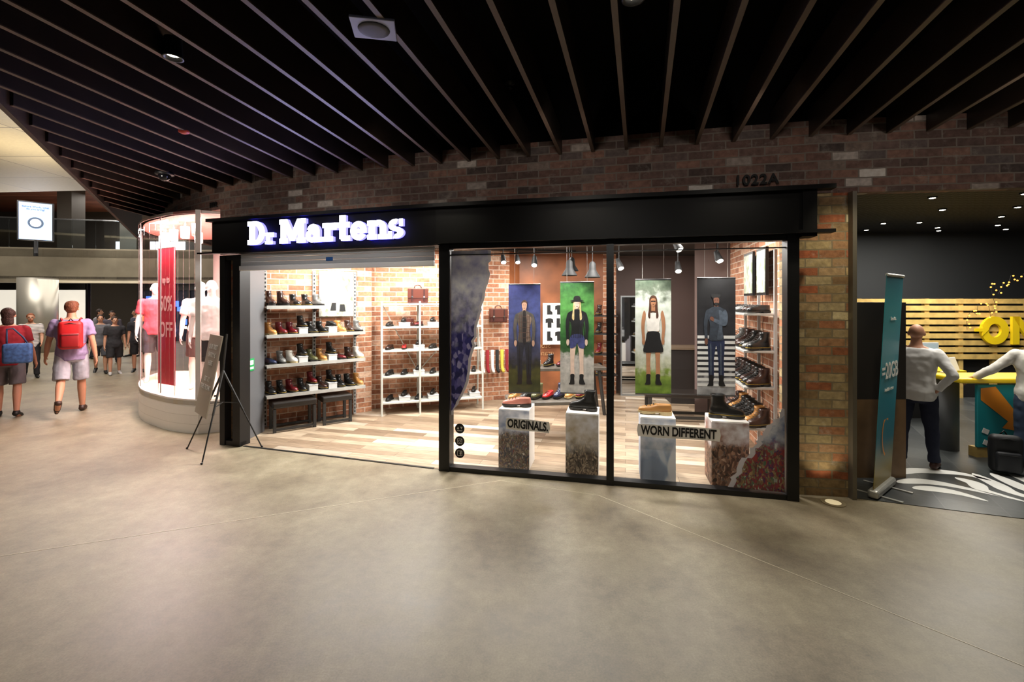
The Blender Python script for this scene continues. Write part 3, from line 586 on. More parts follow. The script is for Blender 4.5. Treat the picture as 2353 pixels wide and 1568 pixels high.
def table(x,y,w,dp,h,rz,lab):
    e=empty('display_table',(x,y,.006),rz); top(e,lab,'table')
    b=MB(); b.rbox((0,0,h-.03),(w,dp,.05),.006,1); b.obj('table_top',mat('grey_timber','#4a443c',.5,noise=.3,nscale=8),parent=e)
    for sx in (-1,1):
        for sy in (-1,1):
            b=MB(); b.tube([(sx*(w/2-.12),sy*(dp/2-.06),h-.05),(sx*(w/2-.03),sy*(dp/2-.04),0)],.03,8); b.obj('leg',M_DSTEEL,parent=e)
table(.5,6.35,1.15,.55,.55,.1,'low grey timber display table with colourful shoes')
table(.85,7.7,1.4,.5,.8,.1,'grey display table with shoes at the shop rear')
for i,(k,c) in enumerate((('oxford','tan'),('oxford','black'),('boot','olive'),('oxford','bright red'),('boot','navy'),('oxford','tan'),('boot','cherry red'))):
    shoe(k,c,(.04+.155*i,6.28+.015*i,.553),pi+1.0,'shoes on the low table','on a low table',.95)
for i,(k,c) in enumerate((('oxford','white'),('boot','black'),('oxford','cherry red'),('oxford','bright red'),('boot','dark brown'))):
    shoe(k,c,(.4+.22*i,7.66+.02*i,.803),pi+.9,'shoes on the rear table','on a display table',.95)
e=empty('bench',(2.7,7.3,.006),-.12); top(e,'low black try-on bench with slatted steel frame','bench')
b=MB(); b.rbox((0,0,.41),(1.15,.42,.07),.015,2); b.obj('seat',mat('bench_leather','#1a1512',.35),parent=e)
for sx in (-1,1):
    for sy in (-1,1):
        b=MB(); b.box((sx*.5,sy*.17,.19),(.05,.05,.38)); b.obj('leg',M_DSTEEL,parent=e)
b=MB(); b.box((0,-.17,.06),(1.0,.03,.04)); b.box((0,.17,.06),(1.0,.03,.04)); b.box((-.5,0,.06),(.03,.34,.04)); b.box((.5,0,.06),(.03,.34,.04)); b.obj('rail',M_DSTEEL,parent=e)
o=empty('fitting_mirror',(2.45,9.1,.006),-.1); top(o,'tall grey framed mirror standing at shop rear','mirror')
b=MB(); b.box((0,0,1.0),(.55,.04,2.0)); b.obj('mirror_frame',mat('mirror_grey','#8a8e90',.3,.5),parent=o)
b=MB(); b.box((0,-.022,1.0),(.5,.006,1.94)); b.obj('mirror_glass',mat('mirror_glass','#b8bcbe',.03,1),parent=o)
o=empty('sales_counter',(3.3,8.6,.006),-.1); top(o,'dark sales counter at the rear of the shop','counter')
b=MB(); b.rbox((0,0,.5),(.7,.5,1.0),.01); b.obj('counter_body',mat('counter_dark','#211c1a',.5),parent=o)
b=MB(); b.box((0,0,1.02),(.74,.56,.04)); b.obj('worktop',mat('counter_top','#6a5a4a',.4),parent=o)
# ------------------------------------------------------------ right shelf unit
SF=(Vector((2.93,5.0,0)),atan2(2.65,.65))
se=empty('shoe_shelf_unit',SF[0],SF[1]); top(se,'steel wall shelving with chunky boots beside the window','shelving unit')
for z in (.47,.93,1.34,1.76):
    b=MB(); b.rbox((.7,.17,z-.012),(1.3,.34,.025),.003,1); b.obj('shelf',M_STEEL,parent=se)
for x in (.06,.7,1.34):
    b=MB(); b.box((x,.015,1.25),(.035,.03,2.45)); b.obj('upright',M_LGREY,parent=se)
for z,cs in ((.47,['dark brown','black','black','tan']),(.93,['dark brown','dark brown','black','black']),(1.34,['black','black','dark brown','grey']),(1.76,['black','black','grey','dark brown'])):
    for i,c in enumerate(cs):
        shoe('boot' if z!=1.76 else 'oxford',c,fp(SF,.12+.3*i,.17,z),pi+.15,'boots on the side shelving','on side shelving',1.0)
        shoe('boot' if z<1 else 'oxford',cs[-1-i],fp(SF,.26+.3*i,.18,z),pi+.15,'boots on the side shelving','on side shelving',1.0)
for x,w_ in ((.25,.34),(.8,.4)):
    p=fp(SF,x,.02,2.0); e=empty('framed_photo',p,SF[1]); top(e,'framed pale portrait photo on shop wall above shelving','picture','framed photos above the shelves')
    b=MB(); b.box((w_/2,.03,.25),(w_+.04,.03,.56)); b.obj('picture_frame',M_BLACK,parent=e)
    b=MB(); b.box((w_/2,.047,.25),(w_,.004,.5)); b.obj('picture_print',M_PHOTO,parent=e)
# ------------------------------------------------------------ window plinths
def plinth(x,y,m):
    w=.35;h=.67; o=empty('display_plinth',(x,y,.006),F_W[1]); b=MB(); b.box((0,0,h/2),(w,w,h)); b.obj('plinth_body',mat('plinth_white','#eceae6',.5),parent=o)
    b=MB(); b.box((0,-w/2-.002,h/2-.005),(w-.002,.004,h-.012)); b.obj('front_print',m,parent=o)
    b=MB(); b.box((-w/2-.002,0,h/2-.005),(.004,w-.002,h-.012)); b.obj('side_print',m,parent=o)
    top(o,'white square display plinth wrapped with crowd photo print','plinth','plinths in the shop window'); return o
for x,y,m in [(.06,5.3,CR1),(.80,5.12,CR2),(1.57,4.94,CR3),(2.25,4.78,CR4)]: plinth(x,y,m)
g3='shoes on the window plinths'
shoe('oxford','pink',(.06,5.27,.676),pi-.05,g3,'on a window plinth',1.15); shoe('chelsea','black',(.8,5.1,.676),pi-.4,g3,'on a window plinth',1.1)
shoe('oxford','tan',(1.55,4.92,.676),pi-.25,g3,'on a window plinth',1.2); shoe('boot','black',(2.24,4.76,.676),-.25,g3,'on a window plinth',1.2)
# ------------------------------------------------------------ hanging banners
def vgrad(name,stops,h,nscale=12,amp=.3):
    m=bpy.data.materials.new(name); m.use_nodes=True; nt=m.node_tree; b=nt.nodes['Principled BSDF']; tc=nt.nodes.new('ShaderNodeTexCoord'); sx=nt.nodes.new('ShaderNodeSeparateXYZ'); nt.links.new(tc.outputs['Object'],sx.inputs[0])
    n=nt.nodes.new('ShaderNodeTexNoise'); n.inputs['Scale'].default_value=nscale; n.inputs['Detail'].default_value=7; nt.links.new(tc.outputs['Object'],n.inputs['Vector'])
    mr=nt.nodes.new('ShaderNodeMapRange'); mr.inputs[2].default_value=h; nt.links.new(sx.outputs['Z'],mr.inputs[0])
    ad=nt.nodes.new('ShaderNodeMath'); ad.operation='MULTIPLY_ADD'; ad.inputs[1].default_value=amp; nt.links.new(n.outputs['Fac'],ad.inputs[0]); nt.links.new(mr.outputs[0],ad.inputs[2])
    sb=nt.nodes.new('ShaderNodeMath'); sb.operation='SUBTRACT'; sb.inputs[1].default_value=amp*.5; nt.links.new(ad.outputs[0],sb.inputs[0])
    r=ramp(nt,stops); nt.links.new(sb.outputs[0],r.inputs['Fac'])
    ov=nt.nodes.new('ShaderNodeMix'); ov.data_type='RGBA'; ov.blend_type='OVERLAY'; ov.inputs[0].default_value=.75; nt.links.new(r.outputs['Color'],ov.inputs[6])
    n3=nt.nodes.new('ShaderNodeTexNoise'); n3.inputs['Scale'].default_value=nscale*1.2; n3.inputs['Detail'].default_value=3; nt.links.new(tc.outputs['Object'],n3.inputs['Vector'])
    nt.links.new(n3.outputs['Fac'],ov.inputs[7])
    nt.links.new(ov.outputs[2],b.inputs['Base Color']); b.inputs['Roughness'].default_value=.45; return m
def banner(x,y,ztop,w,h,kind,rz):
    e=empty('hanging_banner',(x,y,ztop-h),rz)
    labs={'plaid':'hanging photo banner of a young man in plaid shirt at dusk','hat':'hanging photo banner of a blonde woman in black hat and fringe','skirt':'hanging photo banner of a woman in white top and black skirt','denim':'hanging photo banner of a man in denim with folded arm'}
    top(e,labs[kind],'banner','photo banners hung in the window')
    st={'plaid':[(0,'#2c3418'),(.2,'#4a4822'),(.27,'#2c2a28'),(.33,'#3a3844'),(.6,'#404872'),(1,'#2c3264')],
        'hat':[(0,'#a8a49c'),(.32,'#b8b4ac'),(.37,'#3a5a34'),(.5,'#2a5a2a'),(.75,'#5a9a4c'),(1,'#1c4a1e')],
        'skirt':[(0,'#5a7a28'),(.18,'#7a9040'),(.24,'#b8bca0'),(.45,'#dce0d8'),(.8,'#d0d8cc'),(.9,'#6a7464'),(1,'#4a5848')],
        'denim':[(0,'#8a8a8a'),(.12,'#a8a8a8'),(.2,'#2a2a2e'),(.5,'#2a2a2e'),(.8,'#141416'),(1,'#0e0e10')]}[kind]
    b=MB(); b.box((0,0,h/2),(w,.003,h)); b.obj('banner_sheet',vgrad('banner_bg_'+kind,st,h),parent=e)
    b=MB(); b.tube([(-w/2,0,h),(w/2,0,h)],.008,8); b.tube([(-w/2,0,0),(w/2,0,0)],.008,8); b.obj('banner_rod',M_DSTEEL,parent=e)
    for sx in (-1,1):
        b=MB(); b.tube([(sx*w*.3,0,h),(sx*w*.3,0,2.86-(ztop-h))],.0018,5); b.obj('wire',M_STEEL,parent=e)
    C={'plaid':('#4a443e','#1e1e26','#b08a72','#4a3428','#181010','#7a6658'),'hat':('#101014','#3a4070','#dcc0ac','#d8c08a','#101010','#22222a'),'skirt':('#f0ece4','#101012','#b07c58','#4a2c1c','#101010','#d8d0c4'),'denim':('#2c343e','#1a2440','#6a4434','#101010','#101010','#46505c')}[kind]
    ms=[mat('p_%s_%d'%(kind,i),c,.6,noise=.35 if i in (1,3,5) or (i==0 and kind!='skirt') else .1,nscale=22) for i,c in enumerate(C)]
    ms.append(mat('p_stripe','#d8d8d4',.6))
    b=MB(); B=.11; Y=-.004; H=h*.78; cnt=[0]
    if kind=='denim':
        for q in range(10): b.flat([(-.49*w,.1+.058*q),(.49*w,.1+.058*q),(.49*w,.132+.058*q),(-.49*w,.132+.058*q)],-.0028,6)
    def P(poly,mi,sm=True):
        cnt[0]+=1; q=[(px*H*.95,B+pz*H) for px,pz in poly]
        if sm: q=[(v.x,v.y) for v in catmull(q,4,True)]
        b.flat(q,Y-.0004*cnt[0],mi)
    long=kind in('plaid','denim'); lm=1 if long else 2; f=1 if long else .78
    if kind in('hat','skirt'): P([(-.052,.76),(-.045,.88),(-.045,.95),(-.02,.99),(.02,.99),(.045,.95),(.045,.87),(.052,.75),(.02,.8),(-.02,.8)],3)
    for s_ in (-1,1):
        c0=s_*.055
        P([(c0-.022,.05),(c0+.022,.05),(c0+.03*f,.16),(c0+.028*f,.27),(c0*.9+.04*f,.4),(c0*.7+.045*f,.51),(c0*.7-.045*f,.51),(c0*.9-.042*f,.4),(c0-.032*f,.27),(c0-.03*f,.17)],lm)
        if long: P([(c0-.008,.08),(c0+.003,.08),(c0+.004,.27),(c0,.44),(c0-.012,.44),(c0-.012,.25)],5 if kind=='denim' else 4)
        P([(c0-.03+s_*.012,-.004),(c0+.03+s_*.012,-.004),(c0+.03+s_*.006,.02),(c0+.022,.06),(c0+.022,.11),(c0-.022,.11),(c0-.024,.06),(c0-.03,.02)],4)
    P([(-.022,.82),(.022,.82),(.022,.9),(-.022,.9)],2,False)
    if kind=='skirt': P([(-.074,.5),(0,.49),(.074,.5),(.062,.6),(.064,.68),(-.064,.68),(-.062,.6)],2)
    if kind=='skirt': P([(-.066,.6),(0,.595),(.066,.6),(.07,.68),(.085,.76),(.05,.84),(.03,.8),(-.03,.8),(-.05,.84),(-.085,.76),(-.07,.68)],0)
    else: P([(-.078,.5),(0,.49),(.078,.5),(.07,.6),(.072,.68),(.1,.77),(.105,.82),(.06,.845),(.03,.86),(-.03,.86),(-.06,.845),(-.105,.82),(-.1,.77),(-.072,.68),(-.07,.6)],0); P([(.01,.51),(.07,.52),(.062,.62),(.075,.7),(.085,.78),(.03,.82),(.035,.68)],5)
    if kind=='skirt': P([(-.115,.37),(-.04,.355),(.04,.36),(.115,.37),(.085,.5),(.062,.585),(-.062,.585),(-.085,.5)],1)
    if kind=='hat': P([(-.085,.42),(-.02,.43),(0,.47),(.03,.42),(.09,.42),(.075,.56),(-.07,.56)],1)
    if kind in('hat','skirt'):
        for s_ in (-1,1): P([(s_*.028,.94),(s_*.045,.93),(s_*.05,.85),(s_*.06,.76),(s_*.035,.74),(s_*.032,.85)],3)
    if kind=='plaid':
        P([(-.02,.5),(.02,.5),(.018,.84),(-.018,.84)],4)
        for q in range(5): P([(-.075,.54+q*.062),(.075,.54+q*.062),(.075,.546+q*.062),(-.075,.546+q*.062)],3,False)
        for q in (-.06,-.035,.035,.06): P([(q-.003,.52),(q+.003,.52),(q+.003,.82),(q-.003,.82)],3,False)
    if kind=='hat':
        for q in range(9): P([(-.09+q*.022,.53),(-.084+q*.022,.53),(-.078+q*.02,.7),(-.088+q*.02,.7)],4,False)
    am=0 if kind!='skirt' else 2
    for s_ in (-1,1):
        if kind=='denim' and s_==1: P([(.1,.825),(.125,.76),(.115,.67),(.07,.65),(-.04,.7),(-.045,.735),(.06,.71),(.07,.76),(.07,.8)],5); P([(-.03,.7),(-.07,.72),(-.06,.75),(-.03,.74)],2)
        else:
            P([(s_*.105,.825),(s_*.128,.76),(s_*.138,.66),(s_*.13,.56),(s_*.122,.5),(s_*.095,.5),(s_*.1,.6),(s_*.098,.67),(s_*.085,.78)],am)
            P([(s_*.122,.51),(s_*.128,.47),(s_*.11,.44),(s_*.094,.47),(s_*.098,.51)],2)
    P([(-.03,.925),(-.026,.895),(0,.868),(.026,.895),(.03,.925),(.028,.955),(0,.975),(-.028,.955)],2)
    if kind in('plaid','denim','skirt'): P([(-.034,.93),(-.036,.965),(0,.99),(.036,.965),(.034,.93),(.024,.955),(0,.962),(-.024,.955)],3)
    if kind=='hat': P([(-.085,.955),(0,.945),(.085,.955),(.04,.968),(-.04,.968)],4); P([(-.038,.96),(.038,.96),(.03,1.01),(-.03,1.01)],4)
    if kind=='skirt': P([(-.028,.935),(.028,.935),(.024,.918),(.004,.922),(-.004,.922),(-.024,.918)],4,False)
    if kind=='denim': P([(-.05,.96),(.04,.965),(.034,.992),(-.034,.995)],3); P([(-.024,.9),(.024,.9),(.012,.872),(-.012,.872)],4)
    P([(-.016,.93),(-.008,.93),(-.008,.935),(-.016,.935)],4,False); P([(.008,.93),(.016,.93),(.016,.935),(.008,.935)],4,False); P([(-.009,.892),(.009,.892),(.008,.896),(-.008,.896)],4,False)
    b.obj('printed_figure',ms,parent=e)
banner(.15,5.5,2.1,.385,1.31,'plaid',-.1); banner(.76,5.32,2.12,.39,1.3,'hat',-.15); banner(1.575,5.08,2.14,.39,1.28,'skirt',-.1); banner(2.22,4.95,2.15,.4,1.28,'denim',-.12)
# ------------------------------------------------------------ window graphics (on glass)
def jag(pts,a,seed,n=7):
    rr=random.Random(seed); out=[]
    for p,q in zip(pts,pts[1:]):
        for k in range(n):
            t=k/n; out.append((p[0]+(q[0]-p[0])*t+rr.uniform(-a,a),p[1]+(q[1]-p[1])*t+rr.uniform(-a,a)))
    out.append(pts[-1]); return out
GO=fp(F_W,0,.012,0)
e=empty('torn_window_poster',GO,F_W[1]); top(e,'torn purple concert crowd poster stuck on shop window','poster')
edge=jag([(.58,2.46),(.53,2.1),(.44,1.75),(.36,1.35),(.3,1.0),(.13,.62)],.018,3)
b=MB(); b.flat([(.11,2.46),(.11,.62)]+list(reversed(edge)),0); b.obj('torn_rim',mat('torn_paper','#d8d4dc',.8),parent=e)
b=MB(); b.flat([(.11,2.46),(.11,.66)]+[(x-.03,z) for x,z in reversed(edge) if x>.16],-.003); b.obj('poster_print',CRP,parent=e)
e=empty('torn_window_poster',GO,F_W[1]); top(e,'torn festival crowd poster stuck low on shop window','poster')
edge=jag([(2.98,.06),(3.08,.3),(3.22,.48),(3.3,.62),(3.42,.78),(3.49,.86)],.018,5)
b=MB(); b.flat([(3.49,.06),(3.49,.86)]+list(reversed(edge)),0); b.obj('torn_rim',mat('torn_paper','#d8d4dc',.8),parent=e)
b=MB(); b.flat([(3.49,.06),(3.49,.8)]+[(x+.05,z) for x,z in reversed(edge) if x<3.42],-.003); b.obj('poster_print',CRR,parent=e)
def label_strip(body,x,z,w,h,rot,size):
    e=empty('slogan_strip',fp(F_W,x,.008,z),F_W[1]); top(e,'torn paper strip with bold black slogan on the window','window decal')
    b=MB(); P=[(-w/2,-h/2),(-w/4,-h/2-.006),(w/4,-h/2+.004),(w/2,-h/2),(w/2+.01,0),(w/2-.004,h/2),(0,h/2+.005),(-w/2,h/2),(-w/2-.01,0)]
    P=[(p[0]*cos(rot)-p[1]*sin(rot),p[0]*sin(rot)+p[1]*cos(rot)) for p in P]
    b.flat(P,0); b.obj('strip_paper',mat('strip_paper','#ece8e0',.7),parent=e)
    t=text(body,size,M_TEXTB,(0,-.003,0),0,'strip_lettering',.0008,parent=e,bold=.004,sx=.68); t.rotation_euler=(0,-rot,0)
label_strip('ORIGINALS.',.98,.555,.47,.12,radians(-2.5),.125); label_strip('WORN DIFFERENT',2.52,.575,.78,.125,radians(-.5),.125)
for i,z in enumerate((.475,.335,.2)):
    e=empty('social_icon_decal',fp(F_W,.21,.008,z),F_W[1]); top(e,'round black social media icon sticker on window','window decal','social icons on the glass')
    b=MB(); b.disc(0,0,.055,.055,0,0,28); b.obj('icon_disc',M_TEXTB,parent=e); b=MB()
    def fr(x0,z0,x1,z1,t=.005):
        b.b2((x0,-.003,z0),(x1,-.002,z0+t)); b.b2((x0,-.003,z1-t),(x1,-.002,z1)); b.b2((x0,-.003,z0),(x0+t,-.002,z1)); b.b2((x1-t,-.003,z0),(x1,-.002,z1))
    if i==0:
        b.flat([(-.034,-.008),(-.006,-.008),(-.02,.022)],-.003); b.flat([(.006,.022),(.034,.022),(.02,-.008)],-.003); b.b2((-.03,-.003,-.028),(.03,-.002,-.02))
    elif i==1:
        fr(-.028,-.028,.028,.028); [b.flat(q,-.003) for q in arc(0,0,(.015,.015),(.01,.01),0,360,16)]; b.disc(.018,.018,.004,.004,-.003)
    else:
        fr(-.028,-.028,.028,.028); b.b2((.004,-.003,-.028),(.012,-.002,.01)); b.b2((-.002,-.003,-.004),(.02,-.002,.003)); b.b2((.004,-.003,.01),(.022,-.002,.017))
    b.obj('icon_glyph',M_PAPER,parent=e)
# ------------------------------------------------------------ easel sign
es=empty('easel_sign',(-3.72,5.7,0)); top(es,'grey-brown board sign on a black folding tripod easel','easel sign')
apex=Vector((.07,.05,1.02)); M_TRI=mat('tripod_black','#0e0e0e',.4)
for ft in ((.12,-.42,0),(.48,.2,0),(-.45,.14,0)):
    b=MB(); f=Vector(ft); md=apex.lerp(f,.5); b.tube([apex,md,md,f],[.014,.013,.009,.008],8); b.obj('leg',M_TRI,parent=es)
    b=MB(); b.ball(f+Vector((0,0,.012)),.014,8,6); b.obj('foot',M_TRI,parent=es)
b=MB(); b.tube([(.07,.05,1.0),(.1,.08,1.48)],.012,8); b.tube([(.02,-.05,.72),(.05,-.02,.72)],.012,6)
for q in ((.12,-.42),(.48,.2),(-.45,.14)): b.tube([(.07,.05,.62),(.07*.6+q[0]*.4,.05*.6+q[1]*.4,.6)],.006,6)
b.obj('mast',M_TRI,parent=es)
u=Vector((.72,-.69,0)).normalized(); vv=Vector((.2,.0,1)).normalized(); fwd=vv.cross(u).normalized()
if fwd.y<0: fwd=-fwd
nn=-fwd; bc=Vector((.0,-.12,.99)); b=MB(); b.box(bc,(.55,.012,1.0),mx=Matrix((u,fwd,vv)).transposed()); b.obj('board',mat('board_taupe','#a59b8a',.5),parent=es)
for i,s_ in enumerate(('OUR FIRST','ENTRY IS','HERE','','EST AT','THE FRONT')):
    if s_:
        t=text(s_,.08,M_PAPER,(0,0,0),0,'board_text',.001,parent=es,bold=.001); t.data.transform(Matrix((u,fwd,vv)).transposed().to_4x4()); t.location=bc+nn*.009+vv*(.35-i*.1)
# ------------------------------------------------------------ neighbouring vitrine
VP=catmull([(-4.48,6.5),(-4.85,6.6),(-5.25,6.8),(-6.0,7.35),(-6.75,8.3),(-7.05,9.3)],4)
vt=empty('window_2',(0,0,0)); struct(vt,'curved glass display window with white frame')
def rib(nm,pts,z0,z1,m,th,par=None,side=-1):
    o=ribbon(nm,pts,z0,z1,m,th,side)
    if par: o.parent=par
    return o
VW=mat('vitrine_white','#f2eeea',.5)
M_CLAD=brickmat('white_cladding',[(0,'#eae6e0'),(1,'#f2eee8')],'#d4d0c8',bw=3,rh=.13,ms=.003,rough=.5,bumpS=.1,grain=.05)
SD=[(-4.2,6.62),(-4.48,6.5)]
rib('window_base',VP,0,.46,M_CLAD,.06,vt); rib('window_base',SD,0,.46,M_CLAD,.05,vt)
rib('window_sill',VP,.46,.49,VW,.06,vt); rib('window_head',VP,3.16,3.2,VW,.06,vt); rib('window_head',SD,3.16,3.2,VW,.05,vt)
rib('glass_pane',VP,.49,3.16,M_GLASSV,.008,vt); rib('glass_pane',SD,.46,3.16,M_GLASSV,.008,vt)
p=VP[0]; b=MB(); b.box((p.x,p.y,1.85),(.06,.06,2.7),.4); b.obj('mullion',VW,parent=vt)
for i in (8,12,16):
    b=MB(); b.box((VP[i].x,VP[i].y,1.85),(.012,.012,2.65)); b.obj('glass_joint',mat('silicone','#b0a8a8',.4),parent=vt)
vfl=[(p.x,p.y) for p in VP]+[(-5.6,9.4),(-4.3,7.5),(-4.12,6.75)]
struct(polyplate('floor_display',vfl,.4,.47,mat('display_deck','#f0e4cc',.6)),'cream raised display floor'); struct(polyplate('ceiling_display',vfl,3.16,3.2,mat('display_pink','#d89890',.6)),'pink display window ceiling')
struct(ribbon('wall_display',[(-6.5,9.9),(-5.3,8.9),(-4.3,7.5),(-4.05,6.75)],.0,3.2,mat('display_backdrop','#f4dcd6',.6),.08),'pale pink backdrop of display window')
def canlight(x,y):
    e=empty('can_light',(x,y,3.0)); top(e,'white cylinder spotlight on display window ceiling','spotlight','white can lights')
    b=MB(); b.tube([(0,0,.16),(0,0,.05)],.01,6); b.obj('stem',VW,parent=e); b=MB(); b.tube([(0,0,.06),(0,0,-.12)],.06,16); b.obj('lamp_housing',VW,parent=e,smooth=True)
    b=MB(); b.tube([(0,0,-.121),(0,0,-.123)],.045,14); b.obj('lamp_lens',M_EMW2,parent=e)
for x,y in ((-4.75,6.85),(-5.1,7.1),(-5.5,7.4),(-5.9,7.75),(-6.25,8.15),(-5.3,7.7)): canlight(x,y)
e=empty('sale_banner',(-5.3,6.98,.47),radians(-28)); top(e,'tall red sale banner reading fifty percent off','banner')
b=MB(); b.box((0,0,1.2),(.5,.008,2.1)); b.obj('banner_sheet',mat('sale_red','#c02038',.5),parent=e)
b=MB(); b.tube([(-.26,0,2.25),(.26,0,2.25)],.012,8); b.tube([(-.24,0,0),(-.24,0,2.25)],.008,8); b.tube([(.24,0,0),(.24,0,2.25)],.008,8); b.obj('banner_rod',M_WHITE,parent=e)
MPK=mat('banner_pink_print','#f0b4b4',.6)
for s_,z,sz in (('up to',1.75,.14),('50%',1.38,.32),('OFF',.98,.32)):
    text(s_,sz,MPK,(0,-.008,z),0,'banner_lettering',.001,parent=e,bold=.006,sx=.68)
# ------------------------------------------------------------ people
def dirv(s,b,side): return Vector((side*sin(b),sin(s)*cos(b),-cos(s)*cos(b)))
def person(name,loc,head,H,pose,cols,label,sleeve='short',legs='shorts',hair='short',beard=False,topmat=None,cat='person',vox=.011,fit=0.0):
    k=H/1.75; skin,tp,bt,hr,sh=cols
    ms=mat('skin_'+skin[1:],skin,.55) if cat=='person' else mat('mannequin_white','#f0ece8',.4)
    lean=pose.get('lean',0); hipz=.92; J={}
    for sd,n in ((-1,'l'),(1,'r')):
        th,kn=pose.get(n+'t',0),pose.get(n+'k',0); ab=pose.get(n+'w',.04)
        hip=Vector((sd*.095,0,hipz)); knee=hip+dirv(th,ab,sd)*.43; ank=knee+dirv(th-kn,ab*.5,sd)*.42
        J[n]=(hip,knee,ank,th-kn)
    off=.075-min(J['l'][2].z,J['r'][2].z)
    def up(v): return Vector((v.x,v.y+lean*(max(0,v.z-hipz)),v.z+off))*k
    def lo(v): return Vector((v.x,v.y,v.z+off))*k
    b=MB()
    TR=[(.80,.11,.09),(.86,.155,.11),(.94,.165,.12),(1.05,.14,.105),(1.15,.14,.105),(1.27,.165,.115),(1.36,.18,.112),(1.42,.172,.09),(1.46,.12,.075),(1.49,.065,.06)]
    def torso(b,d=0,z0=.8,z1=1.5):
        rr=[]
        for z,rx,ry in TR:
            if z0<=z<=z1:
                c=up(Vector((0,0,z))); rr.append((c.x,c.y,c.z,(rx+d)*k,(ry+d)*k))
        b.loft(rr,22)
    torso(b)
    b.tube([up(Vector((0,-.005,1.45))),up(Vector((0,.005,1.58)))],[.062*k,.052*k],14)
    hc=up(Vector((0,.02,1.635)))
    b.ball(hc+Vector((0,-.01,.02))*k,(.074*k,.09*k,.09*k),18,12); b.ball(hc+Vector((0,.022,-.04))*k,(.056*k,.062*k,.072*k),16,10)
    b.tube([hc+Vector((0,.085,.012))*k,hc+Vector((0,.105,-.022))*k],[.008*k,.015*k],8,balls=True)
    for sd in (-1,1): b.ball(hc+Vector((sd*.076,-.005,-.005))*k,(.012*k,.02*k,.032*k),8,6)
    A={}
    for sd,n in ((-1,'l'),(1,'r')):
        hip,knee,ank,fa=[lo(v) if isinstance(v,Vector) else v for v in J[n]]
        b.tube([hip,hip.lerp(knee,.4),knee,knee.lerp(ank,.3),ank],[.085*k,.075*k,.052*k,.055*k,.034*k],12,balls=True)
        fd=Vector((sd*.15,cos(fa*.6),sin(min(0,fa)*.9))).normalized(); J[n+'f']=(ank,fd)
        b.tube([ank+Vector((0,-.02,-.035))*k,ank+fd*.1*k+Vector((0,0,-.045))*k,ank+fd*.17*k+Vector((0,0,-.052))*k],[.036*k,.034*k,.022*k],10,balls=True)
        s1,b1,s2,b2=pose.get(n+'a',(0,.12,.15,.08))
        sho=up(Vector((sd*.185,0,1.40))); elb=sho+dirv(s1,b1,sd)*.29*k; wr=elb+dirv(s2,b2,sd)*.25*k; hd=(wr-elb).normalized(); A[n]=(sho,elb,wr)
        b.tube([sho,sho.lerp(elb,.5),elb,elb.lerp(wr,.3),wr],[.052*k,.045*k,.037*k,.038*k,.026*k],12,balls=True)
        inw=Vector((-sd,0,0)); sp_=hd.cross(inw).normalized()
        if sp_.y<0: sp_=-sp_
        inw=sp_.cross(hd).normalized()
        if inw.x*sd>0: inw=-inw
        kn_=wr+hd*.085*k
        for q in (-.022,0,.022): b.tube([wr+sp_*q*.6*k,kn_+sp_*q*k],[.02*k,.016*k],8,balls=True)
        for q,ln in ((-.03,.06),(-.01,.074),(.01,.08),(.03,.072)):
            r0=kn_+sp_*q*k; m1=r0+(hd*.95+inw*.25)*ln*.5*k; m2=m1+(hd*.8+inw*.6)*ln*.5*k
            b.tube([r0,m1,m2],[.0105*k,.0095*k,.008*k],8,balls=True)
        t0=wr+hd*.03*k+sp_*.025*k; b.tube([t0,t0+(hd*.6+sp_*.6+inw*.2)*.04*k,t0+(hd*.9+sp_*.6+inw*.4)*.065*k],[.014*k,.012*k,.009*k],8,balls=True)
    body=b.obj(name,ms,loc,head); bake(body,vox*.8,3)
    mt=topmat or mat('cloth_'+tp[1:],tp,.85,bump=.5,bscale=9)
    b=MB(); torso(b,.022+fit,.86,1.46); c=up(Vector((0,0,.86))); b.loft([(c.x,c.y,c.z-.03*k,(.172+fit)*k,(.134+fit)*k),(c.x,c.y,c.z+.02*k,(.176+fit)*k,(.136+fit)*k)],22)
    for n in 'lr':
        sho,elb,wr=A[n]
        pts=[sho,sho.lerp(elb,.35),sho.lerp(elb,.7)]; rr=[.068*k,.066*k,.066*k]
        if sleeve=='long': pts=[sho,sho.lerp(elb,.5),elb,elb.lerp(wr,.5),elb.lerp(wr,.92)]; rr=[.068*k,.06*k,.056*k,.05*k,.042*k]
        b.tube(pts,rr,12); b.ball(pts[0],rr[0])
        if sleeve=='long': b.ball(elb,.055*k)
    o=b.obj('shirt',mt,parent=body); bake(o,vox,3,disp=.03)
    b=MB(); c0=lo(Vector((0,0,.84))); c1=lo(Vector((0,0,.96))); b.loft([(0,0,c0.z-.04*k,.13*k,.11*k),(0,0,c0.z,.17*k,.13*k),(0,0,c1.z,.172*k,.128*k)],22)
    for n in 'lr':
        hip,knee,ank,_=J[n]; hip,knee,ank=lo(hip),lo(knee),lo(ank)
        if legs=='shorts': b.tube([hip,hip.lerp(knee,.5),hip.lerp(knee,.95)],[.1*k,.1*k,.098*k],14)
        else: b.tube([hip,hip.lerp(knee,.5),knee,knee.lerp(ank,.5),knee.lerp(ank,.98)],[.1*k,.088*k,.07*k,.063*k,.058*k],14); b.ball(knee,.069*k)
        b.ball(hip,.1*k)
    o=b.obj('trousers' if legs!='shorts' else 'shorts',mat('cloth_'+bt[1:],bt,.85,bump=.5,bscale=9),parent=body); bake(o,vox,3,disp=.025)
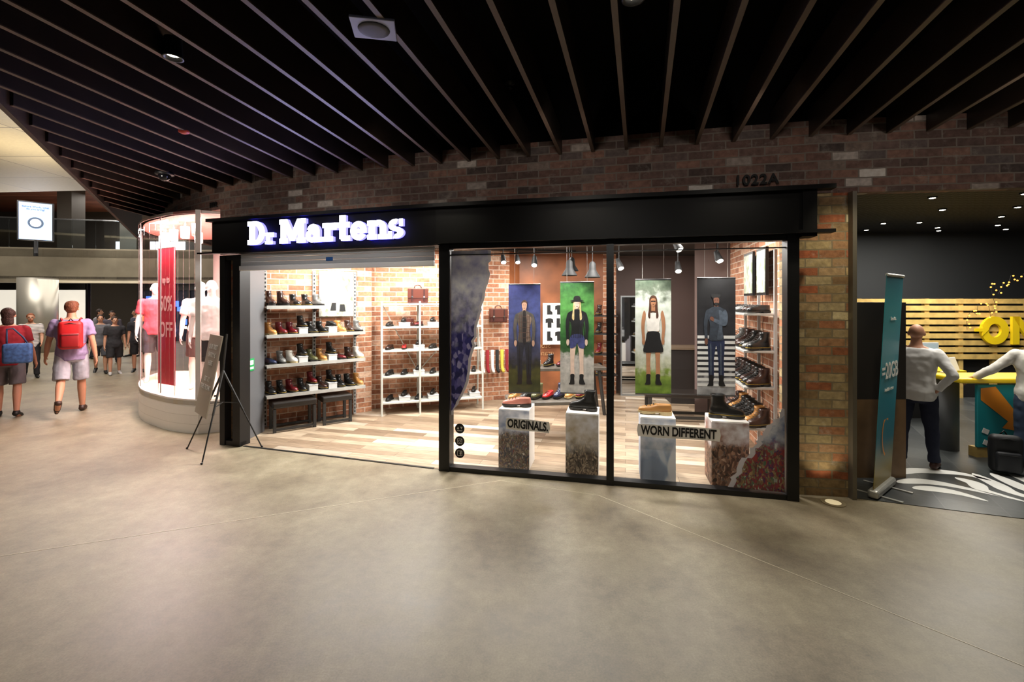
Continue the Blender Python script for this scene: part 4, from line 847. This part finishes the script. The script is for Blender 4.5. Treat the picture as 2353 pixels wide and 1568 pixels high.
    if cat=='person':
        for n in 'lr':
            ank,fd=J[n+'f']; b=MB()
            b.tube([ank+(-fd*.03+Vector((0,0,-.03)))*k,ank+(fd*.03+Vector((0,0,-.028)))*k,ank+(fd*.12+Vector((0,0,-.04)))*k,ank+(fd*.19+Vector((0,0,-.05)))*k],[.043*k,.045*k,.04*k,.026*k],12,ell=.85,balls=True)
            b.tube([ank+Vector((0,0,-.03))*k,ank+Vector((0,0,.02))*k],[.045*k,.042*k],12)
            o=b.obj('shoe',mat('shoe_'+sh[1:],sh,.5),parent=body); bake(o,.01,2)
        if hair:
            b=MB(); b.ball(hc+Vector((0,-.022,.034))*k,(.083*k,.09*k,.088*k),16,10); b.ball(hc+Vector((0,-.05,-.01))*k,(.07*k,.055*k,.07*k),12,8)
            if hair=='long': b.ball(hc+Vector((0,-.05,-.08))*k,(.075*k,.05*k,.12*k),12,8)
            if hair=='full': b.ball(hc+Vector((0,.0,.055))*k,(.086*k,.1*k,.07*k),12,8)
            o=b.obj('hair',mat('hair_'+hr[1:],hr,.7,bump=.8,bscale=60),parent=body); bake(o,.009,1,disp=.03)
        if beard:
            b=MB(); b.ball(hc+Vector((0,.05,-.08))*k,(.05*k,.045*k,.045*k),12,8); b.obj('beard',mat('hair_'+hr[1:],hr,.7),parent=body,smooth=True)
        for sd in (-1,1):
            b=MB(); b.ball(hc+Vector((sd*.03,.078,.005))*k,(.011*k,.007*k,.007*k),8,6); b.obj('eye',M_TEXTB,parent=body,smooth=True)
        b=MB(); b.ball(hc+Vector((0,.084,-.055))*k,(.022*k,.006*k,.006*k),8,6); b.obj('mouth',mat('lip','#a05a50',.6),parent=body,smooth=True)
    top(body,label,cat); return body,A,up,k
def stripes():
    m=bpy.data.materials.new('striped_cloth'); m.use_nodes=True; nt=m.node_tree; b=nt.nodes['Principled BSDF']; tc=nt.nodes.new('ShaderNodeTexCoord')
    w_=nt.nodes.new('ShaderNodeTexWave'); w_.bands_direction='Z'; w_.inputs['Scale'].default_value=9; nt.links.new(tc.outputs['Object'],w_.inputs['Vector'])
    r=ramp(nt,[(.0,'#e4e0dc'),(.8,'#33333c')],'CONSTANT'); nt.links.new(w_.outputs['Fac'],r.inputs['Fac']); nt.links.new(r.outputs['Color'],b.inputs['Base Color']); b.inputs['Roughness'].default_value=.85; return m
def backpack(loc,rz,m1,m2,lab,s=1,worn=True):
    e=empty('backpack',loc,rz); top(e,lab,'backpack')
    b=MB(); b.rbox((0,0,.24),(.3,.14,.46),.06,4); b.obj('bag_body',m1,parent=e,smooth=True)
    b=MB(); b.rbox((0,-.09,.16),(.23,.07,.24),.03,3); b.obj('front_pocket',m2,parent=e,smooth=True)
    b=MB(); b.tube([(-.08,-.062,.42),(0,-.075,.44),(.08,-.062,.42)],.006,6); b.tube([(-.1,-.128,.25),(.1,-.128,.25)],.004,6); b.obj('zip',M_TEXTB,parent=e)
    b=MB(); b.tube([(-.03,.05,.46),(0,.04,.51),(.03,.05,.46)],.009,8); b.obj('handle',M_TEXTB,parent=e,smooth=True)
    for sx in (-1,1):
        b=MB(); b.tube([(sx*.09,.06,.44),(sx*.12,.14,.52),(sx*.13,.27,.47),(sx*.14,.33,.28),(sx*.17,.22,.1),(sx*.14,.07,.05)] if worn else [(sx*.09,.075,.44),(sx*.11,.12,.3),(sx*.11,.09,.08)],.014,8,ell=.5); b.obj('strap',m2,parent=e,smooth=True)
    e.scale=(s,)*3; return e
H1=.72
p1,A1,up1,k1=person('person',(-7.5,7.75,0),H1,1.9,dict(lt=-.3,lk=.6,rt=.12,rk=.05,la=(.15,.25,.4,.15),ra=(-.2,.2,0,.15)),('#c08a6c','#8a7a9c','#a4a6b0','#6a3a20','#3a261c'),'person in purple t-shirt and grey shorts walking with red backpack',hair='full',fit=.01)
bp_=Matrix.Rotation(H1,3,'Z')@up1(Vector((0,-.215,1.0))); backpack((-7.5+bp_.x,7.75+bp_.y,bp_.z),H1,mat('bag_red','#b01418',.5),mat('bag_red_dark','#8a0c12',.5),'bright red backpack worn on a walking person',1.02)
person('person',(-8.3,7.5,0),.65,1.78,dict(lt=.1,lk=.05,rt=-.15,rk=.1,la=(.1,.2,.3,.1),ra=(.1,.22,.3,.15)),('#c08a70','#8a1420','#6a6468','#3a2018','#1c1a1a'),'person in red t-shirt and grey shorts carrying blue shoulder bag',hair='long',fit=.015)
e=empty('shoulder_bag',(-7.93,7.3,.9),.6); top(e,'blue patterned fabric shoulder bag hanging at a hip','bag')
b=MB(); b.rbox((0,0,.16),(.34,.12,.32),.04,3); b.obj('bag_body',mat('bag_blue','#3a5a8a',.7,noise=.5,nscale=20),parent=e,smooth=True)
b=MB(); b.tube([(-.12,0,.3),(-.12,0,.45),(-.12,0,.55),(-.05,0,.56),(.06,0,.42),(.12,0,.3)],.012,8); b.obj('strap',mat('bag_strap_blue','#2a3a5a',.7),parent=e,smooth=True)
F8=pi+.78
person('person',(-11.95,11.3,0),F8,1.6,dict(lt=.2,lk=.1,rt=-.15,rk=.2,la=(.2,.1,.9,.0),ra=(.0,.1,.3,0)),('#c8987c','#dddddd','#1c1c20','#8a4a28','#1a1a1a'),'bearded person in striped shirt and black trousers walking',legs='long',beard=True,topmat=stripes(),vox=.014)
person('person',(-10.85,12.0,0),F8-.1,1.55,dict(lt=.25,lk=.1,rt=-.25,rk=.25),('#c8987c','#6a6a70','#4a4c54','#2a1c14','#222222'),'person in grey t-shirt and dark shorts walking',vox=.014)
person('person',(-10.3,11.8,0),F8+.1,1.5,dict(lt=-.1,lk=.1,rt=.15,rk=.05),('#c8987c','#2c2c30','#242428','#3a281c','#c0c0c0'),'young person in dark t-shirt and black shorts walking',vox=.014)
person('person',(-10.0,12.2,0),F8-.2,1.62,dict(lt=.1,lk=.05,rt=-.1,rk=.1),('#c8987c','#1c1c22','#1c1c20','#1c1410','#222222'),'person in black t-shirt standing among walkers',vox=.014)
person('person',(-12.3,14.0,0),F8,1.6,dict(lt=.1,rt=-.1),('#c8987c','#5a5560','#2a2c38','#2a1c14','#222222'),'person in muted grey top and dark trousers walking',legs='long',vox=.016)
person('person',(-13.6,15.0,0),F8+1,1.65,dict(lt=.2,rt=-.2),('#c8987c','#8a8a90','#2a2c38','#2a1c14','#222222'),'distant person in pale grey top crossing the concourse',legs='long',vox=.018)
person('person',(-12.9,15.6,0),F8-1.2,1.6,dict(lt=-.1,rt=.15),('#b8886c','#3a3c4a','#3a3a40','#1c1410','#222222'),'distant person in dark blue top near shopfronts',vox=.018)
person('person',(4.62,5.2,0.005),-.8,1.63,dict(lt=0,rt=.05,lw=.08,rw=.1,la=(.5,.15,1.2,.1),ra=(-.35,.5,.2,-.6)),('#b88468','#e4e2e0','#1c2238','#5a3a2c','#3a1c14'),'bald person in white shirt and navy trousers with hand on hip',sleeve='long',legs='long',hair=None,fit=.012)
person('person',(5.9,5.12,0.005),-.45,1.6,dict(lt=.05,rt=-.05,lw=.06,rw=.1,la=(.55,.6,.75,.6),ra=(.2,.3,.6,.1)),('#b88468','#e4e0d8','#3a4a62','#3a2a20','#1c1a1a'),'person in white long sleeved shirt and jeans leaning arm on counter',sleeve='long',legs='long',fit=.012)
backpack((5.42,5.0,.006),-.5,mat('bag_black','#131417',.6),mat('bag_black2','#1c1e24',.6),'black backpack standing on the floor beside a counter',.9,False)
def mann(x,y,rz,tp,bt,lab):
    person('mannequin',(x,y,.47),rz,1.75,dict(la=(0,.2,.1,.1),ra=(0,.2,.1,.1)),('#e6e2de',tp,bt,'#ffffff','#ffffff'),lab,cat='mannequin',vox=.014)
mann(-4.6,6.97,pi+.5,'#f0ecea','#2c2a2c','white mannequin in white top and black shorts in display window')
mann(-6.38,8.15,pi+.7,'#c84a58','#3a3436','white mannequin in red top and dark shorts in display window')
mann(-5.16,7.55,pi+.6,'#f0dcd8','#4a3a36','white mannequin in pink top and brown shorts beside sale banner')
# ------------------------------------------------------------ right shop
CHW=mat('charcoal_wall','#2c2e30',.7)
struct(ribbon('wall_shop_rear',[(3.6,10.0),(12,10.0)],0,3.5,CHW,.1),'charcoal rear wall of neighbouring shop')
struct(ribbon('wall_shop_side',[(3.5,4.8),(4.1,10.0)],0,3.5,CHW,.06),'charcoal side wall of neighbouring shop')
M_GRID=brickmat('ceiling_grid',[(0,'#0a0b0c'),(1,'#0e0f10')],'#4a4c4e',bw=.12,rh=.12,ms=.008,rough=.7,coord='Object',offset=0,bumpS=.2,grain=.1)
b=MB(); b.b2((3.3,4.5,3.4),(12,10.1,3.5)); struct(b.obj('ceiling_grid_panel',M_GRID),'black open grid ceiling')
for x,y in ((7.1,6.3),(6.05,6.55),(7.7,8.6),(7.1,8.7),(8.6,9.2),(9.5,8.9),(9.0,9.6),(10.2,9.4),(6.2,8.4),(7.0,7.4),(8.0,7.2),(5.2,7.3),(8.6,8.0),(5.9,9.3),(7.4,9.5)):
    e=empty('downlight',(x,y,3.4)); top(e,'small bright round downlight in black grid ceiling','downlight','downlights of the grid ceiling')
    b=MB(); b.loft([(0,0,.0,.06,.06),(0,0,-.02,.055,.055)],16); b.obj('lamp_ring',M_BLACK,parent=e); b=MB(); b.loft([(0,0,-.021,.038,.038),(0,0,-.024,.03,.03)],16); b.obj('lamp_lens',M_EMW,parent=e)
o=empty('display_cabinet',(3.92,5.1,.005)); top(o,'dark cabinet with brown timber lower panel','cabinet')
b=MB(); b.box((0,0,.42),(.6,.45,.84)); b.obj('lower_panel',M_PANEL,parent=o)
b=MB(); b.box((0,0,1.36),(.6,.45,1.04)); b.obj('upper_panel',mat('cabinet_charcoal','#2c2724',.6),parent=o)
e=empty('pallet_wall',(6.75,8.9,.005),-.02); top(e,'light timber pallet board wall with dark gaps','pallet wall')
M_PINE=mat('pallet_pine','#c4a45e',.7,noise=.25,nscale=6)
for r_ in range(9):
    b=MB(); b.box((2.6,0,.81+r_*.135),(5.6,.022,.095)); b.obj('board',M_PINE,parent=e)
for c_ in range(9):
    b=MB(); b.box((.05+c_*.65,.045,.97),(.09,.07,1.94)); b.obj('batten',M_PINE,parent=e)
b=MB(); b.box((2.6,.1,.98),(5.6,.02,1.95)); b.obj('backing',M_BLK2,parent=e)
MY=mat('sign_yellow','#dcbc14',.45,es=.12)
e=empty('wall_sign_letters',(9.08,8.84,1.33),-.02); top(e,'bold yellow raised sign lettering on pallet wall','sign')
b=MB()
for q in arc(.25,0,(.26,.27),(.12,.13),0,360,28): b.prism(q,-.05,0)
b.obj('sign_letter',MY,parent=e)
b=MB(); b.prism([(.58,-.27),(.71,-.27),(.71,.27),(.58,.27)],-.05,0); b.prism([(.94,-.27),(1.07,-.27),(1.07,.27),(.94,.27)],-.05,0); b.prism([(.58,.27),(.72,.27),(1.07,-.27),(.93,-.27)],-.05,0); b.obj('sign_letter',MY,parent=e)
b=MB(); b.prism([(1.2,-.27),(1.58,-.27),(1.58,-.15),(1.33,-.15),(1.33,-.05),(1.53,-.05),(1.53,.06),(1.33,.06),(1.33,.15),(1.58,.15),(1.58,.27),(1.2,.27)],-.05,0); b.obj('sign_letter',MY,parent=e)
b=MB(); b.prism([(-.14,-.02),(0,-.02),(0,-.1),(.12,.02),(0,.12),(0,.04),(-.14,.04)],-.065,-.04); o=b.obj('arrow_graphic',MY,parent=e)
rr=random.Random(11); P=[(8.75,8.75,1.35)]
for (x0,z0) in ((8.72,1.55),(8.78,1.72),(8.9,1.62),(8.96,1.85),(9.12,1.78),(9.2,1.62),(9.3,1.75),(9.22,1.95),(9.14,2.1),(9.24,2.22),(9.34,2.08),(9.42,2.3),(9.52,2.18),(9.6,2.4),(9.7,2.25),(9.82,2.42),(9.95,2.3),(10.1,2.2)): P.append((x0+rr.uniform(-.04,.04),8.72,z0+rr.uniform(-.05,.05)))
e=empty('fairy_light_string',P[0]); top(e,'string of warm fairy lights draped over pallet wall','string lights')
cp=catmull([Vector(p) for p in P],2); b=MB(); b.tube([c-Vector(P[0]) for c in cp],.003,5); b.obj('cable',M_BLK2,parent=e)
MF=mat('fairy_bulb','#ff9a3a',.5,es=4)
for c in cp:
    b=MB(); b.ball(c-Vector(P[0])+Vector((rr.uniform(-.04,.04),-.02,rr.uniform(-.04,.04))),.014,8,6); b.obj('bulb',MF,parent=e)
ct=empty('service_counter',(5.9,5.62,.005),0); top(ct,'service counter with yellow top and teal arrow panel','counter')
b=MB(); b.rbox((.4,.1,.93),(1.8,.5,.06),.02,3); b.obj('worktop',mat('counter_yellow','#e0c020',.35,es=.05),parent=ct)
b=MB(); b.rbox((.2,-.1,.5),(.95,.04,.76),.01,1); b.obj('teal_panel',mat('panel_teal','#1a8a92',.45),parent=ct)
b=MB(); b.flat([(-.24,.84),(-.06,.86),(.18,.56),(.27,.63),(.3,.3),(.02,.36),(.09,.44),(-.24,.7)],-.124); b.obj('arrow_print',mat('print_orange','#f0962a',.5),parent=ct)
b=MB()
for cx,cz in ((-.18,.32),(-.05,.22),(-.17,.18)): b.rbox((cx,-.124,cz),(.08,.006,.06),.002,1,mx=Matrix.Rotation(.4,3,'Y'))
b.obj('cube_print',M_PAPER,parent=ct)
b=MB(); b.box((.2,-.06,.06),(.95,.1,.12)); b.obj('kick_board',M_PINE,parent=ct)
b=MB(); b.loft([(-.33,.2,0,.12,.1),(-.33,.2,.9,.12,.1)],24); b.obj('pedestal',mat('pedestal_grey','#6a6c6e',.5),parent=ct,smooth=True)
e=empty('tablet_stand',(5.65,5.85,.965),.4); top(e,'white tablet on a small stand on yellow counter','tablet'); b=MB(); b.rbox((0,0,.12),(.26,.015,.18),.006,mx=Matrix.Rotation(-.3,3,'X')); b.obj('screen',M_WHITE,parent=e); b=MB(); b.box((0,.03,.01),(.12,.12,.02)); b.tube([(0,.03,.02),(0,.01,.12)],.012,8); b.obj('stand',M_WHITE,parent=e)
for x,y in ((5.6,7.6),(6.7,7.4)):
    e=empty('desk',(x,y,.005)); top(e,'yellow topped service desk with dark legs','desk','rear service desks'); b=MB(); b.rbox((0,0,.78),(.9,.5,.04),.01); b.obj('desk_top',MC['counter_yellow'],parent=e); b=MB(); b.box((0,.1,.38),(.8,.3,.76)); b.obj('desk_base',M_BLK2,parent=e)
    e=empty('monitor',(x,y,.805)); top(e,'thin computer monitor on a service desk','monitor','desk monitors'); b=MB(); b.box((0,0,.01),(.2,.14,.02)); b.box((0,.03,.12),(.03,.02,.22)); b.obj('stand',M_WHITE,parent=e); b=MB(); b.rbox((0,0,.28),(.46,.025,.28),.005); b.obj('screen_housing',M_WHITE,parent=e); b=MB(); b.box((0,-.014,.28),(.43,.003,.25)); b.obj('screen',mat('screen_dim','#a0b0b8',.3,es=.5),parent=e)
ru=empty('rollup_banner',(3.62,4.5,0.005),0); top(ru,'teal roll-up advertising banner with golden base on chrome stand','banner stand')
a_=Vector((-.17,-.15,0)); c_=Vector((.29,.2,0)); tp_=Vector((.15,.02,2.15)); nr=(c_-a_).cross(Vector((0,0,1))).normalized()
def gradm():
    m=bpy.data.materials.new('banner_gradient'); m.use_nodes=True; nt=m.node_tree; b=nt.nodes['Principled BSDF']; tc=nt.nodes.new('ShaderNodeTexCoord'); sx=nt.nodes.new('ShaderNodeSeparateXYZ'); nt.links.new(tc.outputs['Object'],sx.inputs[0])
    mr=nt.nodes.new('ShaderNodeMapRange'); mr.inputs[2].default_value=2.15; nt.links.new(sx.outputs['Z'],mr.inputs[0]); r=ramp(nt,[(0,'#7a6420'),(.1,'#a8943c'),(.24,'#2c8094'),(.6,'#2c94a6'),(.85,'#2c8a94'),(1,'#1c5a66')]); nt.links.new(mr.outputs[0],r.inputs['Fac']); nt.links.new(r.outputs['Color'],b.inputs['Base Color']); b.inputs['Roughness'].default_value=.4; return m
f=lambda P,z:P+tp_*(z/2.15)
b=MB(); q=[f(a_,.08),f(c_,.08),f(c_,2.15),f(a_,2.15)]; b.add(q+[v-nr*.004 for v in q],[(0,1,2,3),(7,6,5,4),(0,4,5,1),(1,5,6,2),(2,6,7,3),(3,7,4,0)]); b.obj('banner_sheet',gradm(),parent=ru)
ang=atan2(c_.y-a_.y,c_.x-a_.x); mid_=(a_+c_)/2
b=MB(); b.rbox((mid_.x,mid_.y,.045),((c_-a_).length+.03,.09,.08),.025,3,rz=ang); b.obj('base_cassette',M_STEEL,parent=ru)
for t_ in (.2,.8):
    b=MB(); q=a_.lerp(c_,t_); b.box(q+Vector((0,0,.006)),(.03,.4,.01),ang); b.obj('foot',M_STEEL,parent=ru)
b=MB(); b.tube([a_+tp_,c_+tp_],.014,8); b.obj('top_bar',M_STEEL,parent=ru)
b=MB(); b.tube([mid_+Vector((0,.03,.05)),mid_+tp_+Vector((0,.03,0))],.01,8); b.obj('pole',M_STEEL,parent=ru)
for s_,z,sz in (('=20GB',1.2,.22),('Share data.',1.72,.05),('Available in store',1.02,.05)):
    text(s_,sz,M_PAPER,mid_+tp_*(z/2.15)+nr*.006,ang,'banner_lettering',.001,parent=ru,bold=.003 if sz>.1 else 0,sx=.85)
b=MB()
for q in arc(0,0,(.14,.2),(.12,.17),60,250,16): b.flat(q,0)
b.obj('swirl_print',mat('print_orange','#f0962a',.5),mid_+tp_*(.55/2.15)+nr*.006,ang,parent=ru)
e=empty('floor_uplight',(3.02,4.28,0)); top(e,'round steel floor uplight glowing at the foot of brick pier','floor light')
b=MB(); b.loft([(0,0,.0,.1,.1),(0,0,.008,.1,.1),(0,0,.008,.07,.07)],24); b.obj('steel_ring',mat('ring_steel','#a89c80',.35,.4),parent=e); b=MB(); b.loft([(0,0,.008,.065,.065),(0,0,.01,.05,.05)],20); b.obj('lamp_lens',mat('uplight_lens','#d8c8a0',.3,es=.6),parent=e)
# ------------------------------------------------------------ left mall background
sof=[bpt(2),bpt(10.4),(-9.5,12.4),(-30,14),(-30,2)]
M_SOF=brickmat('soffit_panels',[(0,'#8f8468'),(1,'#a69a7c')],'#4a4436',bw=2.2,rh=1.6,ms=.012,rough=.45,coord='Object',offset=0,bumpS=.1,grain=.1)
struct(polyplate('ceiling_soffit',[(p[0]-.1,p[1]) for p in sof],4.95,5.05,M_SOF),'brushed steel soffit panels')
M_REDW=brickmat('red_timber_ceiling',[(0,'#6a3420'),(.5,'#7a442c'),(1,'#8a5038')],'#1c0e0a',bw=3,rh=.3,ms=.02,rough=.5,coord='Object',bumpS=.1,grain=.2)
b=MB(); b.b2((-34,12,6.6),(-5,30,6.7)); struct(b.obj('ceiling_atrium',M_REDW),'red-brown timber atrium ceiling')
BP=catmull([(-30,14.5),(-24,16),(-18,17.5),(-14,18.2),(-8,18.2)],5)
struct(ribbon('trim_40',BP,2.6,3.95,M_BRUSH,.3),'curved brushed steel balcony fascia')
struct(ribbon('trim_41',BP,3.95,5.05,M_GLASSB,.02),'glass balcony balustrade'); struct(ribbon('trim_42',BP,5.05,5.1,M_CHR,.05),'steel handrail')
struct(polyplate('floor_balcony',[(p.x,p.y) for p in BP]+[(-8,29),(-30,29)],3.6,3.9,M_CONC),'upper level floor slab')
struct(polyplate('ceiling_lower',[(p.x,p.y) for p in BP]+[(-8,29),(-30,29)],2.75,2.85,mat('lower_soffit','#5a5246',.6)),'soffit under the balcony')
struct(ribbon('wall_far',[(-30,24),(-5,24)],0,6.6,mat('far_wall','#4a423a',.8),.1),'dark far wall of shops')
b=MB(); b.tube([(0,0,0),(0,0,2.75)],.55,28); o=b.obj('round_column',mat('column_steel','#a8a498',.35,.5),(-17.6,16.9,0),smooth=True); top(o,'brushed stainless steel clad round column','column')
b=MB(); b.b2((-.35,-.35,0),(.35,.35,2.65)); o=b.obj('square_column',mat('col_pale','#a8a296',.5),(-15.9,19.2,3.9)); top(o,'pale upper level column behind balustrade','column')
b=MB(); b.b2((-.3,-.3,0),(.3,.3,2.65)); o=b.obj('square_column',mat('col_dark','#5a544c',.4,.3),(-18.3,18.9,3.9)); top(o,'dark steel clad upper level column','column')
e=empty('advertising_screen',(-16.95,16.2,4.05),.75); top(e,'bright blue-white digital advertising screen with a cup picture','screen')
b=MB(); b.rbox((0,0,.68),(.92,.1,1.4),.02); b.obj('screen_housing',M_BLACK,parent=e); b=MB(); b.box((0,-.055,.68),(.82,.01,1.3)); b.obj('screen_panel',mat('screen_blue','#94b4ec',.4,es=.55),parent=e)
b=MB(); b.tube([(0,0,-.55),(0,0,0)],.06,8); b.obj('screen_post',M_BLACK,parent=e)
b=MB(); b.disc(0,.62,.2,.2,-.065); b.obj('picture_cup',mat('cup_dark','#3a4a60',.4,es=.3),parent=e); b=MB(); b.disc(0,.62,.14,.14,-.07); b.obj('picture_coffee',mat('cup_in','#e0ecf8',.4,es=1),parent=e)
text('Before Work, what\ndo you bring?',.085,mat('scr_text','#1a3a7a',.4),(0,-.065,1.14),0,'screen_text',.001,parent=e)
b=MB(); b.box((0,0,.55),(3.6,.05,1.1)); o=b.obj('bright_shopfront',mat('daylight_panel','#e8f0fa',.5,es=4),(-18.9,23.8,3.9)); top(o,'bright white illuminated upper level shopfront','shopfront')
def shopfront(x,y,w,h,col,esn,lab,z=0):
    e=empty('far_shopfront',(x,y,z)); top(e,lab,'shopfront')
    b=MB(); b.box((0,0,h/2),(w,.06,h)); b.obj('shop_backdrop',mat('sf_'+col[1:],col,.6,es=esn,noise=.4,nscale=1.5),parent=e)
    b=MB(); b.box((0,-.1,h-.15),(w,.15,.3)); b.box((-w/2,-.1,h/2),(.1,.15,h)); b.box((w/2,-.1,h/2),(.1,.15,h)); b.box((0,-.1,h/2),(.08,.1,h)); b.obj('shop_frame',M_BLACK,parent=e); return e
shopfront(-21.5,20.5,5,2.7,'#e8e0d0',1.0,'brightly lit white shopfront under the balcony'); sf=shopfront(-15.2,21.5,4.6,2.7,'#151a2a',.3,'dark blue shopfront with glinting displays under balcony')
shopfront(-11.6,20.5,2.6,2.7,'#3a302a',.4,'dim brown shopfront under balcony')
rr=random.Random(4)
for i in range(26):
    b=MB(); w_=rr.uniform(.1,.4); b.box((0,0,0),(w_,.04,rr.uniform(.08,.5))); c=rr.choice(['#c8d4ff','#4a7aff','#ff7a50','#fff0d0'])
    b.obj('display_light',mat('glint_'+c[1:],c,.5,es=1.8),(rr.uniform(-2.1,2.1),-.12,rr.uniform(.5,2.2)),parent=sf)
for x,y in ((-20,13.5),(-17,15.5),(-14.5,14.2)):
    e=empty('downlight',(x,y,6.58)); top(e,'round downlight in red timber atrium ceiling','downlight','atrium downlights'); b=MB(); b.loft([(0,0,.0,.16,.16),(0,0,-.03,.14,.14)],16); b.obj('lamp_lens',M_EMW,parent=e)
for i in range(5):
    e=empty('downlight',(-20+i*2.2,18.9,2.75)); top(e,'small downlight under balcony soffit','downlight','under balcony downlights'); b=MB(); b.loft([(0,0,.0,.1,.1),(0,0,-.02,.09,.09)],14); b.obj('lamp_lens',M_EMW,parent=e)
# ------------------------------------------------------------ lights
def area(loc,size,power,col=(1,.92,.8),rot=(0,0,0),sy=None,to=None):
    l=bpy.data.lights.new('area','AREA'); l.energy=power; l.color=col; l.size=size
    if sy: l.shape='RECTANGLE'; l.size_y=sy
    o=bpy.data.objects.new('area_light',l); COL.objects.link(o); o.location=loc; o.rotation_euler=rot
    if to: o.rotation_euler=(Vector(to)-Vector(loc)).to_track_quat('-Z','Y').to_euler()
    return o
def spot(loc,target,power,ang=70,blend=.6,col=(1,.9,.75),r=.04):
    l=bpy.data.lights.new('spot','SPOT'); l.energy=power; l.color=col; l.spot_size=radians(ang); l.spot_blend=blend; l.shadow_soft_size=r
    o=bpy.data.objects.new('spot_light',l); COL.objects.link(o); o.location=loc; o.rotation_euler=(Vector(target)-Vector(loc)).to_track_quat('-Z','Y').to_euler(); return o
W=(1,.96,.9)
for x,y,p in ((-2.7,6.6,88),(-1.5,6.7,88),(-.2,6.3,75),(1.2,6.0,75),(2.3,5.6,75),(.5,7.9,65),(2.6,7.9,45),(-1.4,7.5,70)):
    area((x,y,2.81),.5,p,W)
for x in (.5,1.3,2.2,3.1): spot(fp(F_W,x,.12,2.46),fp(F_W,x,.75,1.0),65,90,.7,W)
# track lights throwing light out through the windows and entrance
for x in (.9,2.7): spot(fp(F_W,x,1.3,2.75),fp(F_W,x,-1.0,0),70,75,.8,(1,.94,.82),.05)
spot(fp(F_E,1.6,1.2,2.7),fp(F_E,1.7,-.8,0),70,75,.8,(1,.94,.82),.05)
area((-5.2,7.1,3.1),.8,150,(1,.88,.84)); area((-6.0,7.9,3.1),.8,150,(1,.88,.84)); area((-4.6,6.8,3.1),.3,60,(1,.88,.84))
spot((-4.75,6.85,2.86),(-3.7,3.2,0),140,42,.5,(1,.95,.88),.03)
Y1=(1,.9,.70)
for x,yy,p in ((-2.6,5.1,24),(-.9,4.6,38),(.6,4.2,42),(2.1,3.8,36),(3.6,3.5,12)):
    spot((x,yy,3.46),(x+.05,yy+.2,0),p,105,1,Y1,.08)
spot((.2,1.8,3.46),(.2,2.6,0),9,130,1,(1,.86,.66),.1)
spot((2.6,1.6,3.46),(2.6,2.4,0),9,130,1,(1,.88,.62),.1)
# added spots brightening the shutter, window and easel sign
spot((-2.6,2.9,3.46),(-2.2,5.5,2.1),80,60,.8,(1,.95,.88),.06)
spot((.6,2.2,3.46),(.9,4.9,1.3),75,70,.9,(1,.94,.86),.06)
spot((-5.3,3.9,3.44),(-3.8,5.6,1.0),40,36,.7,(1,.93,.84),.05)
for x in (-4.2,-2.6,-1.0,.6,2.2,3.8,5.4):
    yw=wallY(x); spot((x-.25,yw-1.3,3.3),(x,yw,3.2),11,120,1,(1,.9,.8),.1)  # spots added to brighten the brick band, in place of floor bounce
spot((-5.8,5.0,3.3),(-5.4,6.9,.3),150,80,1,(1,.93,.82),.1)  # spot added to brighten the white display window base
spot((3.0,4.27,.02),(3.0,4.42,2.5),12,90,.8,(1,.88,.62))
spot((3.2,3.7,3.44),(3.05,4.5,1.2),75,60,.8,(1,.88,.62))
area(fp(F_E,1.6,-.25,2.78),2.0,14,(.4,.4,1),rot=(radians(125),0,F_E[1]+pi),sy=.15)
# atrium
area((-16,13,6.4),5,650,(1,.95,.88)); area((-10,10,4.9),2,220,(1,.93,.85)); area((-16,18.5,2.7),4,150,(1,.93,.85)); area((-9.6,8.9,3.4),1.2,80,(1,.88,.7),rot=(pi,0,0))  # last one points up, added to brighten the soffit panels
area((-18,21.5,6.4),4,260,(1,.95,.9)); area((-15.5,15,3.6),3,120,(1,.9,.8),rot=(pi,0,0))
# right shop
area((5.4,5.8,3.35),1,75,(1,.95,.85)); area((8,7.8,3.35),1.5,190,(1,.95,.85)); area((5.0,4.7,3.35),.5,35,(1,.95,.85))
wd=bpy.data.worlds.new('world'); scene.world=wd; wd.use_nodes=True; wd.node_tree.nodes['Background'].inputs[0].default_value=(.95,.85,.75,1); wd.node_tree.nodes['Background'].inputs[1].default_value=.05
scene.view_settings.view_transform='Standard'
print('slats',ns,'objects',len(bpy.data.objects))
